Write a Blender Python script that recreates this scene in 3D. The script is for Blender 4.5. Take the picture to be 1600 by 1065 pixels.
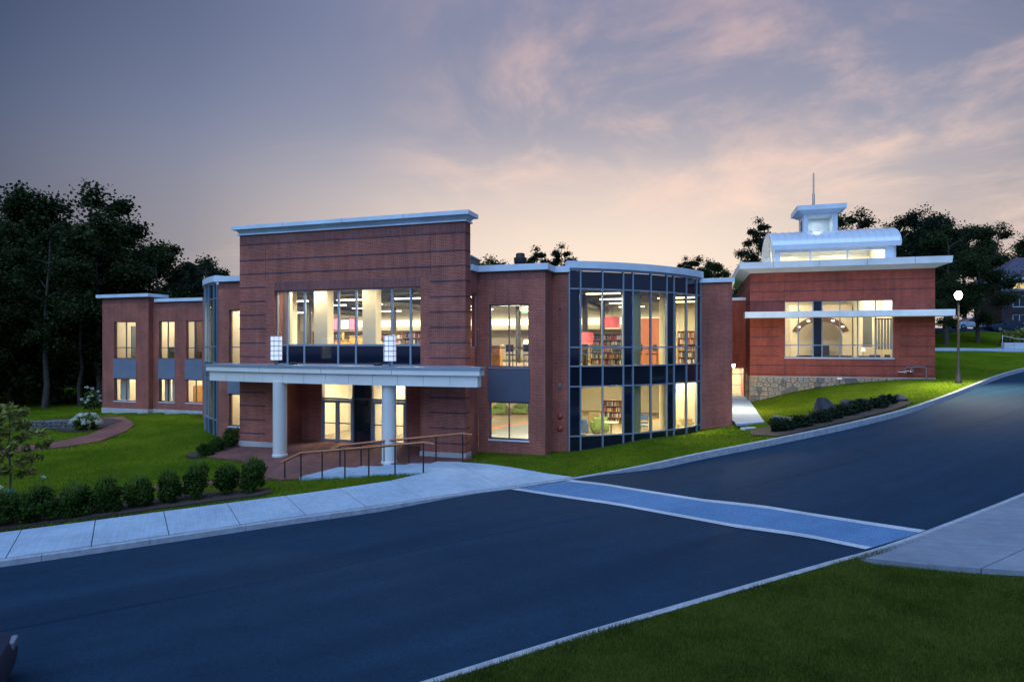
import bpy, bmesh, math, random
import numpy as np
from mathutils import Vector, Matrix
from mathutils.geometry import delaunay_2d_cdt

for o in list(bpy.data.objects):
    bpy.data.objects.remove(o)
scene = bpy.context.scene
COL = scene.collection
R_ = math.radians

# ------------------------------------------------------------------ camera
cam_d = bpy.data.cameras.new('camera')
cam = bpy.data.objects.new('camera', cam_d)
COL.objects.link(cam)
cam.location = (0, 0, 5.1)
cam.rotation_euler = (R_(90), 0, 0)
cam_d.sensor_width = 36.0
cam_d.lens = 36.0 * 980.0 / 1600.0
cam_d.shift_y = 0.0034
cam_d.clip_start = 0.1
cam_d.clip_end = 2000
scene.camera = cam
scene.render.resolution_x = 1024
scene.render.resolution_y = 681

# ------------------------------------------------------------------ sky
SUN_EL, SUN_AZ = 52.0, 205.0          # azimuth clockwise from +Y: behind the camera, to the left
world = bpy.data.worlds.new('World')
scene.world = world
world.use_nodes = True
wn, wl = world.node_tree.nodes, world.node_tree.links
wn.clear()
def wnode(t, **k):
    n = wn.new(t)
    for a, b in k.items():
        setattr(n, a, b)
    return n
def wmath(op, a, b=None, clamp=False):
    n = wn.new('ShaderNodeMath'); n.operation = op; n.use_clamp = clamp
    for i, v in enumerate((a, b)):
        if v is None: continue
        if isinstance(v, (int, float)): n.inputs[i].default_value = v
        else: wl.new(v, n.inputs[i])
    return n.outputs[0]
def wmix(f, a, b, mode='MIX'):
    n = wn.new('ShaderNodeMix'); n.data_type = 'RGBA'; n.blend_type = mode
    if isinstance(f, (int, float)): n.inputs['Factor'].default_value = f
    else: wl.new(f, n.inputs['Factor'])
    for s, v in (('A', a), ('B', b)):
        i = [q for q in n.inputs if q.name == s and q.type == 'RGBA'][0]
        if isinstance(v, tuple): i.default_value = (*v, 1)
        else: wl.new(v, i)
    return [q for q in n.outputs if q.type == 'RGBA'][0]
def wsmooth(v, lo, hi):
    n = wn.new('ShaderNodeMapRange'); n.interpolation_type = 'SMOOTHSTEP'
    n.inputs['From Min'].default_value = lo; n.inputs['From Max'].default_value = hi
    wl.new(v, n.inputs['Value'])
    return n.outputs['Result']
tc = wnode('ShaderNodeTexCoord')
nrm = wn.new('ShaderNodeVectorMath'); nrm.operation = 'NORMALIZE'
wl.new(tc.outputs['Generated'], nrm.inputs[0])
sep = wn.new('ShaderNodeSeparateXYZ'); wl.new(nrm.outputs[0], sep.inputs[0])
dx, dy, dz = sep.outputs
glow = wn.new('ShaderNodeVectorMath'); glow.operation = 'DOT_PRODUCT'
wl.new(nrm.outputs[0], glow.inputs[0]); glow.inputs[1].default_value = Vector((0.150, 0.985, 0.075)).normalized()
g = glow.outputs['Value']
def wramp(fac, stops):
    r = wn.new('ShaderNodeValToRGB'); el = r.color_ramp.elements; r.color_ramp.interpolation = 'LINEAR'
    while len(el) < len(stops): el.new(0.5)
    for e_, (p_, c_) in zip(el, stops): e_.position = p_; e_.color = (*c_, 1)
    wl.new(fac, r.inputs[0]); return r.outputs[0]
hv = wn.new('ShaderNodeCombineXYZ'); wl.new(dx, hv.inputs[0]); wl.new(dy, hv.inputs[1])
hn = wn.new('ShaderNodeVectorMath'); hn.operation = 'NORMALIZE'; wl.new(hv.outputs[0], hn.inputs[0])
ha = wn.new('ShaderNodeVectorMath'); ha.operation = 'DOT_PRODUCT'; wl.new(hn.outputs[0], ha.inputs[0]); ha.inputs[1].default_value = Vector((0.15, 0.985, 0)).normalized()
gk = wmath('MULTIPLY', wmath('SUBTRACT', ha.outputs['Value'], 0.5), 2.0)
hor = wramp(gk, [(0.0, (0.070, 0.076, 0.110)), (0.33, (0.118, 0.118, 0.152)), (0.62, (0.28, 0.255, 0.275)), (0.82, (0.56, 0.465, 0.415)), (1.0, (0.90, 0.72, 0.57))])
midc = wramp(gk, [(0.0, (0.055, 0.075, 0.135)), (0.33, (0.086, 0.112, 0.190)), (0.62, (0.185, 0.212, 0.312)), (0.82, (0.290, 0.298, 0.380)), (1.0, (0.390, 0.360, 0.405))])
upp = wramp(gk, [(0.0, (0.036, 0.054, 0.108)), (0.33, (0.042, 0.060, 0.118)), (0.62, (0.098, 0.125, 0.215)), (0.82, (0.165, 0.190, 0.300)), (1.0, (0.210, 0.226, 0.335))])
sky = wmix(wsmooth(dz, 0.10, 0.36), hor, midc)
sky = wmix(wsmooth(dz, 0.22, 0.48), sky, upp)
zen = wsmooth(dz, 0.50, 0.95)
sky = wmix(zen, sky, (0.17, 0.29, 0.60))
east = wsmooth(dy, 0.30, -0.5)
sky = wmix(wmath('MULTIPLY', east, 0.9), sky, (0.17, 0.28, 0.58))
# clouds: a thin sheet, so the pattern stretches towards the horizon
cx = wmath('DIVIDE', dx, wmath('ADD', wmath('MAXIMUM', dz, 0.0), 0.16))
cy_ = wmath('DIVIDE', dy, wmath('ADD', wmath('MAXIMUM', dz, 0.0), 0.16))
comb = wn.new('ShaderNodeCombineXYZ'); wl.new(cx, comb.inputs[0]); wl.new(cy_, comb.inputs[1])
def wnoise(scale, detail, rough, off, stretch=(1, 1, 1), rot=0.0, dist=0.0):
    mp = wn.new('ShaderNodeMapping'); wl.new(comb.outputs[0], mp.inputs[0])
    mp.inputs['Location'].default_value = off; mp.inputs['Scale'].default_value = stretch
    mp.inputs['Rotation'].default_value = (0, 0, rot)
    n = wn.new('ShaderNodeTexNoise'); wl.new(mp.outputs[0], n.inputs['Vector'])
    n.inputs['Scale'].default_value = scale; n.inputs['Detail'].default_value = detail
    n.inputs['Roughness'].default_value = rough; n.inputs['Distortion'].default_value = dist
    return n.outputs['Fac']
n1 = wnoise(1.9, 7, 0.62, (3.1, 7.7, 0), (1.0, 0.8, 1), 0.5, 0.4)
n2 = wnoise(0.42, 3, 0.5, (9.3, 2.2, 0))
cover = wmath('MULTIPLY', wsmooth(n1, 0.40, 0.74), wsmooth(n2, 0.34, 0.56))
cover = wmath('MULTIPLY', cover, wmath('MULTIPLY', wsmooth(g, 0.60, 0.90), wsmooth(dx, -0.28, 0.06)))
cover = wmath('MULTIPLY', cover, wsmooth(dz, 0.0, 0.14))
cloudc = wmix(wsmooth(dz, 0.1, 0.55), (0.92, 0.66, 0.52), (0.50, 0.36, 0.38))
sky = wmix(wmath('MULTIPLY', cover, 1.0), sky, cloudc)
n3 = wnoise(0.9, 6, 0.62, (1.0, 4.0, 0), (0.35, 1.7, 1), -0.35, 0.2)
streak = wmath('MULTIPLY', wsmooth(n3, 0.50, 0.78), wsmooth(g, 0.55, 0.95))
sky = wmix(wmath('MULTIPLY', streak, 0.35), sky, cloudc)
nish = wnode('ShaderNodeTexSky', sky_type='NISHITA', sun_disc=False)
nish.sun_elevation = R_(SUN_EL); nish.sun_rotation = R_(SUN_AZ)
bg1 = wnode('ShaderNodeBackground'); wl.new(sky, bg1.inputs[0]); bg1.inputs[1].default_value = 1.0
bg2 = wnode('ShaderNodeBackground'); wl.new(nish.outputs[0], bg2.inputs[0]); bg2.inputs[1].default_value = 0.004
addw = wnode('ShaderNodeAddShader'); wl.new(bg1.outputs[0], addw.inputs[0]); wl.new(bg2.outputs[0], addw.inputs[1])
outw = wnode('ShaderNodeOutputWorld'); wl.new(addw.outputs[0], outw.inputs[0])

# ------------------------------------------------------------------ the last soft light of the day, from behind the camera
sun_d = bpy.data.lights.new('sun', 'SUN')
sun_d.energy = 2.35
sun_d.angle = R_(75)
sun_d.color = (0.43, 0.66, 1.0)
sun = bpy.data.objects.new('sun', sun_d)
COL.objects.link(sun)
sd = Vector((math.sin(R_(SUN_AZ)) * math.cos(R_(SUN_EL)), math.cos(R_(SUN_AZ)) * math.cos(R_(SUN_EL)), math.sin(R_(SUN_EL))))
sun.rotation_euler = sd.to_track_quat('Z', 'Y').to_euler()
sun.location = sd * 60

# ------------------------------------------------------------------ render settings
scene.render.engine = 'CYCLES'
scene.cycles.use_denoising = True
scene.cycles.max_bounces = 8
scene.cycles.diffuse_bounces = 3
scene.cycles.glossy_bounces = 3
scene.cycles.transmission_bounces = 4
scene.cycles.transparent_max_bounces = 24
scene.cycles.sample_clamp_indirect = 4.0
scene.cycles.caustics_reflective = False
scene.cycles.caustics_refractive = False
scene.view_settings.view_transform = 'Standard'
scene.view_settings.look = 'None'
scene.view_settings.exposure = 0.18
scene.view_settings.gamma = 1.0
scene.view_settings.use_curve_mapping = False

# ------------------------------------------------------------------ materials
MAT = {}
def nd(nt, t, **k):
    n = nt.nodes.new(t)
    for a, b in k.items(): setattr(n, a, b)
    return n
def ramp(nt, fac, stops):
    r = nd(nt, 'ShaderNodeValToRGB')
    el = r.color_ramp.elements
    while len(el) < len(stops): el.new(0.5)
    for e, (p, c) in zip(el, stops): e.position = p; e.color = (*c, 1)
    nt.links.new(fac, r.inputs[0])
    return r.outputs[0]
def newmat(name):
    m = bpy.data.materials.new(name); m.use_nodes = True
    nt = m.node_tree
    b = nt.nodes['Principled BSDF']
    MAT[name] = m
    return m, nt, b
def noise(nt, vec, scale, detail=4, rough=0.55, stretch=None):
    n = nd(nt, 'ShaderNodeTexNoise')
    n.inputs['Scale'].default_value = scale; n.inputs['Detail'].default_value = detail; n.inputs['Roughness'].default_value = rough
    if stretch:
        mp = nd(nt, 'ShaderNodeMapping'); mp.inputs['Scale'].default_value = stretch
        nt.links.new(vec, mp.inputs[0]); vec = mp.outputs[0]
    nt.links.new(vec, n.inputs['Vector'])
    return n.outputs['Fac']
def bump(nt, b, h, strength=0.3, dist=0.02):
    n = nd(nt, 'ShaderNodeBump'); n.inputs['Strength'].default_value = strength; n.inputs['Distance'].default_value = dist
    nt.links.new(h, n.inputs['Height']); nt.links.new(n.outputs[0], b.inputs['Normal'])
def mixc(nt, f, a, b, mode='MIX'):
    n = nd(nt, 'ShaderNodeMix', data_type='RGBA', blend_type=mode)
    if isinstance(f, (int, float)): n.inputs['Factor'].default_value = f
    else: nt.links.new(f, n.inputs['Factor'])
    for s, v in (('A', a), ('B', b)):
        i = [q for q in n.inputs if q.name == s and q.type == 'RGBA'][0]
        if isinstance(v, tuple): i.default_value = (*v, 1)
        else: nt.links.new(v, i)
    return [q for q in n.outputs if q.type == 'RGBA'][0]
def plain(name, col, rough=0.6, var=0.12, scale=1.5, metal=0.0, bmp=0.0, bscale=60.0, spec=0.5, coords='Object'):
    m, nt, b = newmat(name)
    t = nd(nt, 'ShaderNodeTexCoord')
    f = noise(nt, t.outputs[coords], scale, 5, 0.6)
    lo = tuple(c * (1 - var) for c in col); hi = tuple(min(1, c * (1 + var)) for c in col)
    nt.links.new(ramp(nt, f, [(0.3, lo), (0.7, hi)]), b.inputs['Base Color'])
    b.inputs['Roughness'].default_value = rough; b.inputs['Metallic'].default_value = metal
    b.inputs['Specular IOR Level'].default_value = spec
    if bmp:
        bump(nt, b, noise(nt, t.outputs[coords], bscale, 4), bmp, 0.01)
    return m
def brickmat(name, c1, c2, mortar, w=0.2, h=0.0677, swap=False, bmp=0.35, ms=0.009, worldxy=False, offset=0.5):
    m, nt, b = newmat(name)
    t = nd(nt, 'ShaderNodeTexCoord')
    vec = t.outputs['UV']
    if swap:
        mp = nd(nt, 'ShaderNodeMapping'); mp.inputs['Rotation'].default_value = (0, 0, R_(90)); nt.links.new(vec, mp.inputs[0]); vec = mp.outputs[0]
    br = nd(nt, 'ShaderNodeTexBrick'); nt.links.new(vec, br.inputs['Vector'])
    br.offset = offset
    br.inputs['Scale'].default_value = 1.0
    br.inputs['Brick Width'].default_value = w; br.inputs['Row Height'].default_value = h
    br.inputs['Mortar Size'].default_value = ms; br.inputs['Mortar Smooth'].default_value = 0.2
    br.inputs['Bias'].default_value = 0.0
    br.inputs['Color1'].default_value = (*c1, 1); br.inputs['Color2'].default_value = (*c2, 1); br.inputs['Mortar'].default_value = (*mortar, 1)
    big = noise(nt, t.outputs['UV'], 0.55, 5, 0.6)
    strk = noise(nt, t.outputs['UV'], 1.0, 4, 0.65, (3.2, 0.22, 1))
    tone = mixc(nt, 1.0, ramp(nt, big, [(0.3, (0.70, 0.70, 0.74)), (0.7, (1.20, 1.14, 1.10))]), ramp(nt, strk, [(0.32, (0.80, 0.80, 0.82)), (0.6, (1.06, 1.05, 1.05))]), 'MULTIPLY')
    col = mixc(nt, 1.0, br.outputs['Color'], tone, 'MULTIPLY')
    nt.links.new(col, b.inputs['Base Color'])
    b.inputs['Roughness'].default_value = 0.82
    b.inputs['Specular IOR Level'].default_value = 0.25
    inv = nd(nt, 'ShaderNodeMath', operation='SUBTRACT'); inv.inputs[0].default_value = 1.0
    nt.links.new(br.outputs['Fac'], inv.inputs[1])
    bump(nt, b, inv.outputs[0], bmp, 0.012)
    return m
brickmat('brick', (0.40, 0.100, 0.066), (0.28, 0.066, 0.047), (0.38, 0.23, 0.18))
brickmat('brick_pavilion', (0.34, 0.074, 0.050), (0.25, 0.054, 0.039), (0.24, 0.10, 0.08), bmp=0.25)
brickmat('brick_soldier', (0.29, 0.085, 0.068), (0.20, 0.058, 0.050), (0.26, 0.19, 0.18), swap=True)
brickmat('brick_dark', (0.075, 0.058, 0.092), (0.055, 0.044, 0.075), (0.11, 0.085, 0.10))
brickmat('brick_band_soft', (0.10, 0.040, 0.045), (0.075, 0.032, 0.036), (0.12, 0.08, 0.08))
brickmat('brick_far', (0.045, 0.03, 0.035), (0.035, 0.024, 0.028), (0.05, 0.045, 0.05))
brickmat('paver', (0.25, 0.095, 0.075), (0.16, 0.075, 0.068), (0.10, 0.075, 0.07), w=0.21, h=0.105, ms=0.006, bmp=0.25)
plain('stone_base', (0.42, 0.42, 0.42), 0.8, 0.15, 1.2, bmp=0.15)
plain('white_metal', (0.60, 0.69, 0.78), 0.42, 0.12, 0.9, spec=0.4)
plain('roof_metal', (0.62, 0.66, 0.72), 0.3, 0.06, 0.7, metal=0.25)
plain('canopy_metal', (0.74, 0.72, 0.67), 0.45, 0.08, 0.8, spec=0.4)
plain('column_paint', (0.66, 0.65, 0.61), 0.45, 0.05, 0.6)
plain('aluminium', (0.30, 0.36, 0.44), 0.35, 0.05, 1.0, metal=0.35)
plain('dark_frame', (0.085, 0.10, 0.14), 0.4, 0.08, 1.0, metal=0.3)
plain('slate_panel', (0.075, 0.085, 0.125), 0.5, 0.10, 1.5, bmp=0.08)
plain('blue_panel', (0.16, 0.19, 0.25), 0.45, 0.10, 1.5)
plain('cream_wall', (0.78, 0.71, 0.55), 0.8, 0.04, 0.8)
plain('white_wall', (0.82, 0.78, 0.68), 0.8, 0.03, 0.8)
plain('dark_ceiling', (0.030, 0.032, 0.034), 0.7, 0.3, 0.6)
plain('duct', (0.16, 0.16, 0.15), 0.45, 0.15, 0.6, metal=0.4)
plain('carpet', (0.20, 0.17, 0.13), 0.95, 0.2, 3.0)
plain('floor_tile', (0.36, 0.30, 0.22), 0.45, 0.1, 1.0)
plain('wood', (0.46, 0.24, 0.075), 0.45, 0.2, 2.2)
plain('dark_wood', (0.11, 0.055, 0.025), 0.45, 0.2, 2.2)
plain('rail_wood', (0.46, 0.165, 0.065), 0.45, 0.2, 4.0)
plain('black_metal', (0.012, 0.012, 0.016), 0.4, 0.1, 2.0)
plain('steel', (0.30, 0.31, 0.33), 0.35, 0.1, 4.0, metal=0.8)
plain('red_paint', (0.42, 0.035, 0.025), 0.35, 0.08, 3.0)
plain('roof_deck', (0.12, 0.12, 0.13), 0.9, 0.2, 0.5)
plain('pane_rubber', (0.02, 0.02, 0.02), 0.6)
plain('green_fabric', (0.16, 0.25, 0.08), 0.9, 0.12, 6.0)
plain('dark_green_fabric', (0.035, 0.06, 0.055), 0.9, 0.15, 6.0)
plain('blue_fabric', (0.05, 0.10, 0.26), 0.9, 0.12, 6.0)
plain('tan_fabric', (0.42, 0.33, 0.2), 0.9, 0.12, 6.0)
plain('pink_fabric', (0.80, 0.16, 0.22), 0.9, 0.1, 9.0)
plain('salmon_wall', (0.72, 0.26, 0.14), 0.85, 0.05, 1.0)
plain('grey_blind', (0.17, 0.19, 0.19), 0.8, 0.1, 1.0)
plain('rug_grey', (0.30, 0.33, 0.34), 0.95, 0.08, 4.0)
plain('rug_orange', (0.70, 0.30, 0.12), 0.95, 0.08, 4.0)
plain('white_plastic', (0.75, 0.75, 0.74), 0.4, 0.03)
plain('charcoal_plastic', (0.03, 0.03, 0.033), 0.4, 0.1)
plain('bark', (0.085, 0.066, 0.05), 0.95, 0.4, 3.0, bmp=0.5, bscale=12)
plain('bark_pale', (0.07, 0.06, 0.05), 0.95, 0.4, 3.0, bmp=0.5, bscale=12)
plain('fieldstone', (0.30, 0.27, 0.225), 0.9, 0.45, 2.6, bmp=0.5, bscale=9, coords='Generated')
plain('fieldstone_warm', (0.36, 0.27, 0.19), 0.9, 0.45, 2.6, bmp=0.5, bscale=9, coords='Generated')
plain('fieldstone_dark', (0.15, 0.15, 0.155), 0.9, 0.45, 2.6, bmp=0.5, bscale=9, coords='Generated')
plain('mortar', (0.16, 0.145, 0.13), 0.95, 0.2, 6.0)
plain('boulder', (0.032, 0.037, 0.05), 0.85, 0.5, 1.6, bmp=0.7, bscale=5)
plain('wall_stone', (0.12, 0.115, 0.11), 0.9, 0.4, 3.0, bmp=0.6, bscale=9)
plain('mulch', (0.045, 0.030, 0.024), 0.98, 0.5, 9.0, bmp=0.9, bscale=40)
plain('bag', (0.05, 0.16, 0.15), 0.7, 0.2, 3.0)
plain('car_lamp', (0.16, 0.19, 0.23), 0.15, 0.1)
plain('tyre', (0.012, 0.012, 0.013), 0.85)
plain('roof_far', (0.055, 0.05, 0.085), 0.8, 0.2, 0.8)
plain('siding_far', (0.10, 0.125, 0.16), 0.7, 0.08, 0.6)
plain('trim_far', (0.34, 0.42, 0.52), 0.6, 0.05, 0.6)
plain('grey_far', (0.24, 0.25, 0.24), 0.8, 0.2, 0.4)
plain('petal', (0.62, 0.64, 0.56), 0.8, 0.1, 4.0)
plain('concrete_block', (0.45, 0.47, 0.5), 0.85, 0.15, 2.0)
plain('granite', (0.30, 0.325, 0.37), 0.8, 0.22, 5.0, bmp=0.25, bscale=90)
plain('lawn_soil', (0.02, 0.028, 0.008), 0.95, 0.3, 2.0)

def concrete(name, rot, lo, hi):
    m, nt, b = newmat(name)
    t = nd(nt, 'ShaderNodeTexCoord')
    big = noise(nt, t.outputs['Object'], 0.5, 6, 0.62)
    fine = noise(nt, t.outputs['Object'], 4.0, 5, 0.7)
    mp = nd(nt, 'ShaderNodeMapping'); mp.inputs['Rotation'].default_value = (0, 0, R_(rot))
    nt.links.new(t.outputs['Object'], mp.inputs[0])
    broom = noise(nt, mp.outputs[0], 3.0, 4, 0.75, (14, 0.25, 1))
    c = ramp(nt, big, [(0.28, lo), (0.72, hi)])
    c = mixc(nt, 0.55, c, ramp(nt, broom, [(0.3, (0.55, 0.56, 0.58)), (0.7, (1.15, 1.15, 1.15))]), 'MULTIPLY')
    c = mixc(nt, 0.35, c, ramp(nt, fine, [(0.3, (0.7, 0.7, 0.7)), (0.7, (1.1, 1.1, 1.1))]), 'MULTIPLY')
    nt.links.new(c, b.inputs['Base Color']); b.inputs['Roughness'].default_value = 0.85
    bump(nt, b, broom, 0.25, 0.01)
concrete('concrete', -27, (0.28, 0.37, 0.47), (0.42, 0.52, 0.63))
concrete('concrete_old', -67.7, (0.15, 0.18, 0.23), (0.24, 0.275, 0.33))
plain('curtain', (0.70, 0.70, 0.66), 0.9, 0.05, 2.0)
def asphalt(name, lo, hi, rough):
    m, nt, b = newmat(name)
    t = nd(nt, 'ShaderNodeTexCoord')
    mp = nd(nt, 'ShaderNodeMapping'); mp.inputs['Rotation'].default_value = (0, 0, R_(-28))
    nt.links.new(t.outputs['Object'], mp.inputs[0])
    big = noise(nt, mp.outputs[0], 0.35, 6, 0.65, (0.35, 1.6, 1))
    grit = noise(nt, t.outputs['Object'], 130, 3, 0.8)
    grit2 = noise(nt, t.outputs['Object'], 28, 4, 0.8)
    c = ramp(nt, big, [(0.3, lo), (0.72, hi)])
    tyre = noise(nt, mp.outputs[0], 0.8, 3, 0.5, (0.05, 1.3, 1))
    c = mixc(nt, 0.45, c, ramp(nt, tyre, [(0.35, (0.72, 0.74, 0.76)), (0.65, (1.25, 1.22, 1.2))]), 'MULTIPLY')
    patch = noise(nt, t.outputs['Object'], 1.3, 6, 0.75)
    c = mixc(nt, 0.4, c, ramp(nt, patch, [(0.36, (0.78, 0.78, 0.80)), (0.5, (1.0, 1.0, 1.0)), (0.70, (1.14, 1.13, 1.12))]), 'MULTIPLY')
    c = mixc(nt, 0.6, c, ramp(nt, grit, [(0.3, (0.45, 0.45, 0.45)), (0.72, (1.5, 1.5, 1.5))]), 'MULTIPLY')
    c = mixc(nt, 0.75, c, ramp(nt, grit2, [(0.35, (0.5, 0.5, 0.5)), (0.7, (1.45, 1.45, 1.45))]), 'MULTIPLY')
    nt.links.new(c, b.inputs['Base Color'])
    rr = nd(nt, 'ShaderNodeMapRange'); nt.links.new(big, rr.inputs['Value'])
    rr.inputs['To Min'].default_value = rough - 0.07; rr.inputs['To Max'].default_value = rough + 0.1
    nt.links.new(rr.outputs[0], b.inputs['Roughness'])
    b.inputs['Specular IOR Level'].default_value = 0.12
    bump(nt, b, grit, 0.5, 0.006)
asphalt('asphalt', (0.006, 0.027, 0.058), (0.013, 0.042, 0.080), 0.85)
asphalt('asphalt_seam', (0.005, 0.016, 0.034), (0.009, 0.024, 0.048), 0.85)
asphalt('crosswalk_blue', (0.085, 0.185, 0.34), (0.135, 0.25, 0.43), 0.88)
asphalt('paint_white', (0.38, 0.42, 0.48), (0.58, 0.61, 0.66), 0.8)

def grassmat(name, lo, hi, spec=0.0):
    m, nt, b = newmat(name)
    t = nd(nt, 'ShaderNodeTexCoord')
    big = noise(nt, t.outputs['Object'], 0.28, 5, 0.6)
    mid_ = noise(nt, t.outputs['Object'], 2.2, 5, 0.7)
    fine = noise(nt, t.outputs['Object'], 55, 3, 0.8)
    c = ramp(nt, big, [(0.3, lo), (0.7, hi)])
    c = mixc(nt, 0.6, c, ramp(nt, mid_, [(0.3, (0.62, 0.66, 0.6)), (0.7, (1.25, 1.2, 1.1))]), 'MULTIPLY')
    c = mixc(nt, 0.5, c, ramp(nt, fine, [(0.3, (0.5, 0.5, 0.5)), (0.7, (1.35, 1.35, 1.2))]), 'MULTIPLY')
    nt.links.new(c, b.inputs['Base Color']); b.inputs['Roughness'].default_value = 0.9
    b.inputs['Specular IOR Level'].default_value = spec
    bump(nt, b, fine, 0.6, 0.03)
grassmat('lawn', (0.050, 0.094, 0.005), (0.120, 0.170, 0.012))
grassmat('ground_cover', (0.014, 0.022, 0.010), (0.028, 0.036, 0.016))
def leafmat(name, lo, hi, rough=0.6, trans=0.25):
    m, nt, b = newmat(name)
    g_ = nd(nt, 'ShaderNodeNewGeometry')
    t = nd(nt, 'ShaderNodeTexCoord')
    f1 = noise(nt, t.outputs['Object'], 0.9, 3)
    ad = nd(nt, 'ShaderNodeMath', operation='ADD'); nt.links.new(f1, ad.inputs[0])
    ml = nd(nt, 'ShaderNodeMath', operation='MULTIPLY'); nt.links.new(g_.outputs['Random Per Island'], ml.inputs[0]); ml.inputs[1].default_value = 0.55
    nt.links.new(ml.outputs[0], ad.inputs[1])
    c = ramp(nt, ad.outputs[0], [(0.45, lo), (1.0, hi)])
    nt.links.new(c, b.inputs['Base Color']); b.inputs['Roughness'].default_value = rough
    b.inputs['Specular IOR Level'].default_value = 0.08
    tr = nd(nt, 'ShaderNodeBsdfTranslucent'); nt.links.new(c, tr.inputs[0])
    mx = nd(nt, 'ShaderNodeMixShader'); mx.inputs[0].default_value = trans
    nt.links.new(b.outputs[0], mx.inputs[1]); nt.links.new(tr.outputs[0], mx.inputs[2])
    nt.links.new(mx.outputs[0], nt.nodes['Material Output'].inputs[0])
leafmat('leaf_dark', (0.014, 0.026, 0.010), (0.042, 0.060, 0.020))
leafmat('leaf_pine', (0.010, 0.020, 0.012), (0.024, 0.040, 0.020))
leafmat('leaf_hedge', (0.020, 0.046, 0.008), (0.060, 0.105, 0.018))
leafmat('leaf_tip', (0.055, 0.105, 0.016), (0.13, 0.19, 0.04))
leafmat('leaf_young', (0.11, 0.14, 0.025), (0.30, 0.31, 0.08))
leafmat('leaf_plant', (0.045, 0.09, 0.02), (0.10, 0.15, 0.04))
leafmat('grass_blade', (0.036, 0.078, 0.005), (0.155, 0.20, 0.022), 0.7, 0.3)
leafmat('grass_blade_near', (0.014, 0.032, 0.005), (0.120, 0.145, 0.028), 0.7, 0.3)  # near blades: grass_blade with shade darkened into the colour
grassmat('lawn_shade_mix', (0.030, 0.050, 0.006), (0.060, 0.085, 0.010))  # near lawn: the lawn colour darkened to stand in for shade

def glassmat(name, tint, spec_rough=0.02, ior=1.45):
    m, nt, b = newmat(name)
    nt.nodes.remove(b)
    tr = nd(nt, 'ShaderNodeBsdfTransparent'); tr.inputs[0].default_value = (*tint, 1)
    gl = nd(nt, 'ShaderNodeBsdfGlossy'); gl.inputs['Roughness'].default_value = spec_rough; gl.inputs[0].default_value = (0.9, 0.95, 1, 1)
    lw = nd(nt, 'ShaderNodeLayerWeight'); lw.inputs['Blend'].default_value = 0.5
    pw_ = nd(nt, 'ShaderNodeMath', operation='POWER'); nt.links.new(lw.outputs['Facing'], pw_.inputs[0]); pw_.inputs[1].default_value = 5.0
    f0 = ((ior - 1) / (ior + 1)) ** 2
    fr = nd(nt, 'ShaderNodeMath', operation='MULTIPLY_ADD'); nt.links.new(pw_.outputs[0], fr.inputs[0]); fr.inputs[1].default_value = 1 - f0; fr.inputs[2].default_value = f0
    mx = nd(nt, 'ShaderNodeMixShader'); nt.links.new(fr.outputs[0], mx.inputs[0]); nt.links.new(tr.outputs[0], mx.inputs[1]); nt.links.new(gl.outputs[0], mx.inputs[2])
    nt.links.new(mx.outputs[0], nt.nodes['Material Output'].inputs[0])
glassmat('glass', (0.94, 0.95, 0.92))
glassmat('glass_tint', (0.82, 0.83, 0.74), ior=1.5)
def solidglass(name, col, rough=0.06):
    m, nt, b = newmat(name)
    t = nd(nt, 'ShaderNodeTexCoord')
    f = noise(nt, t.outputs['Object'], 0.6, 3)
    nt.links.new(ramp(nt, f, [(0.3, tuple(c * .8 for c in col)), (0.7, tuple(c * 1.2 for c in col))]), b.inputs['Base Color'])
    b.inputs['Roughness'].default_value = rough; b.inputs['Specular IOR Level'].default_value = 0.55
solidglass('spandrel_glass', (0.008, 0.012, 0.026))
solidglass('spandrel_teal', (0.012, 0.035, 0.055))
solidglass('car_glass', (0.01, 0.014, 0.02))
def paintmat(name, col):
    m, nt, b = newmat(name)
    b.inputs['Base Color'].default_value = (*col, 1); b.inputs['Roughness'].default_value = 0.3; b.inputs['Metallic'].default_value = 0.3
    b.inputs['Coat Weight'].default_value = 0.7; b.inputs['Coat Roughness'].default_value = 0.06
paintmat('car_silver', (0.35, 0.42, 0.5)); paintmat('car_navy', (0.012, 0.022, 0.05))
MAT['car_navy'].node_tree.nodes['Principled BSDF'].inputs['Metallic'].default_value = 0.0; MAT['car_navy'].node_tree.nodes['Principled BSDF'].inputs['Coat Weight'].default_value = 0.0; MAT['car_navy'].node_tree.nodes['Principled BSDF'].inputs['Roughness'].default_value = 0.6; MAT['car_navy'].node_tree.nodes['Principled BSDF'].inputs['Specular IOR Level'].default_value = 0.2; paintmat('car_grey', (0.10, 0.13, 0.17))
def emit(name, col, st):
    m, nt, b = newmat(name)
    b.inputs['Base Color'].default_value = (*col, 1)
    b.inputs['Emission Color'].default_value = (*col, 1); b.inputs['Emission Strength'].default_value = st
emit('fixture_light', (1.0, 0.90, 0.68), 10.0)
emit('cove_light', (1.0, 0.88, 0.62), 2.2)
emit('lantern_glass', (0.80, 0.86, 1.0), 0.5)
emit('street_lamp_glass', (1.0, 0.96, 0.80), 40.0)
emit('wall_lamp_glass', (1.0, 0.90, 0.62), 12.0)
emit('shade_glow', (1.0, 0.75, 0.45), 3.0)
emit('screen', (0.75, 0.12, 0.22), 0.7)
emit('far_window_lit', (1.0, 0.62, 0.16), 0.55)
emit('exit_green', (0.2, 1.0, 0.4), 1.5)
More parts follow.
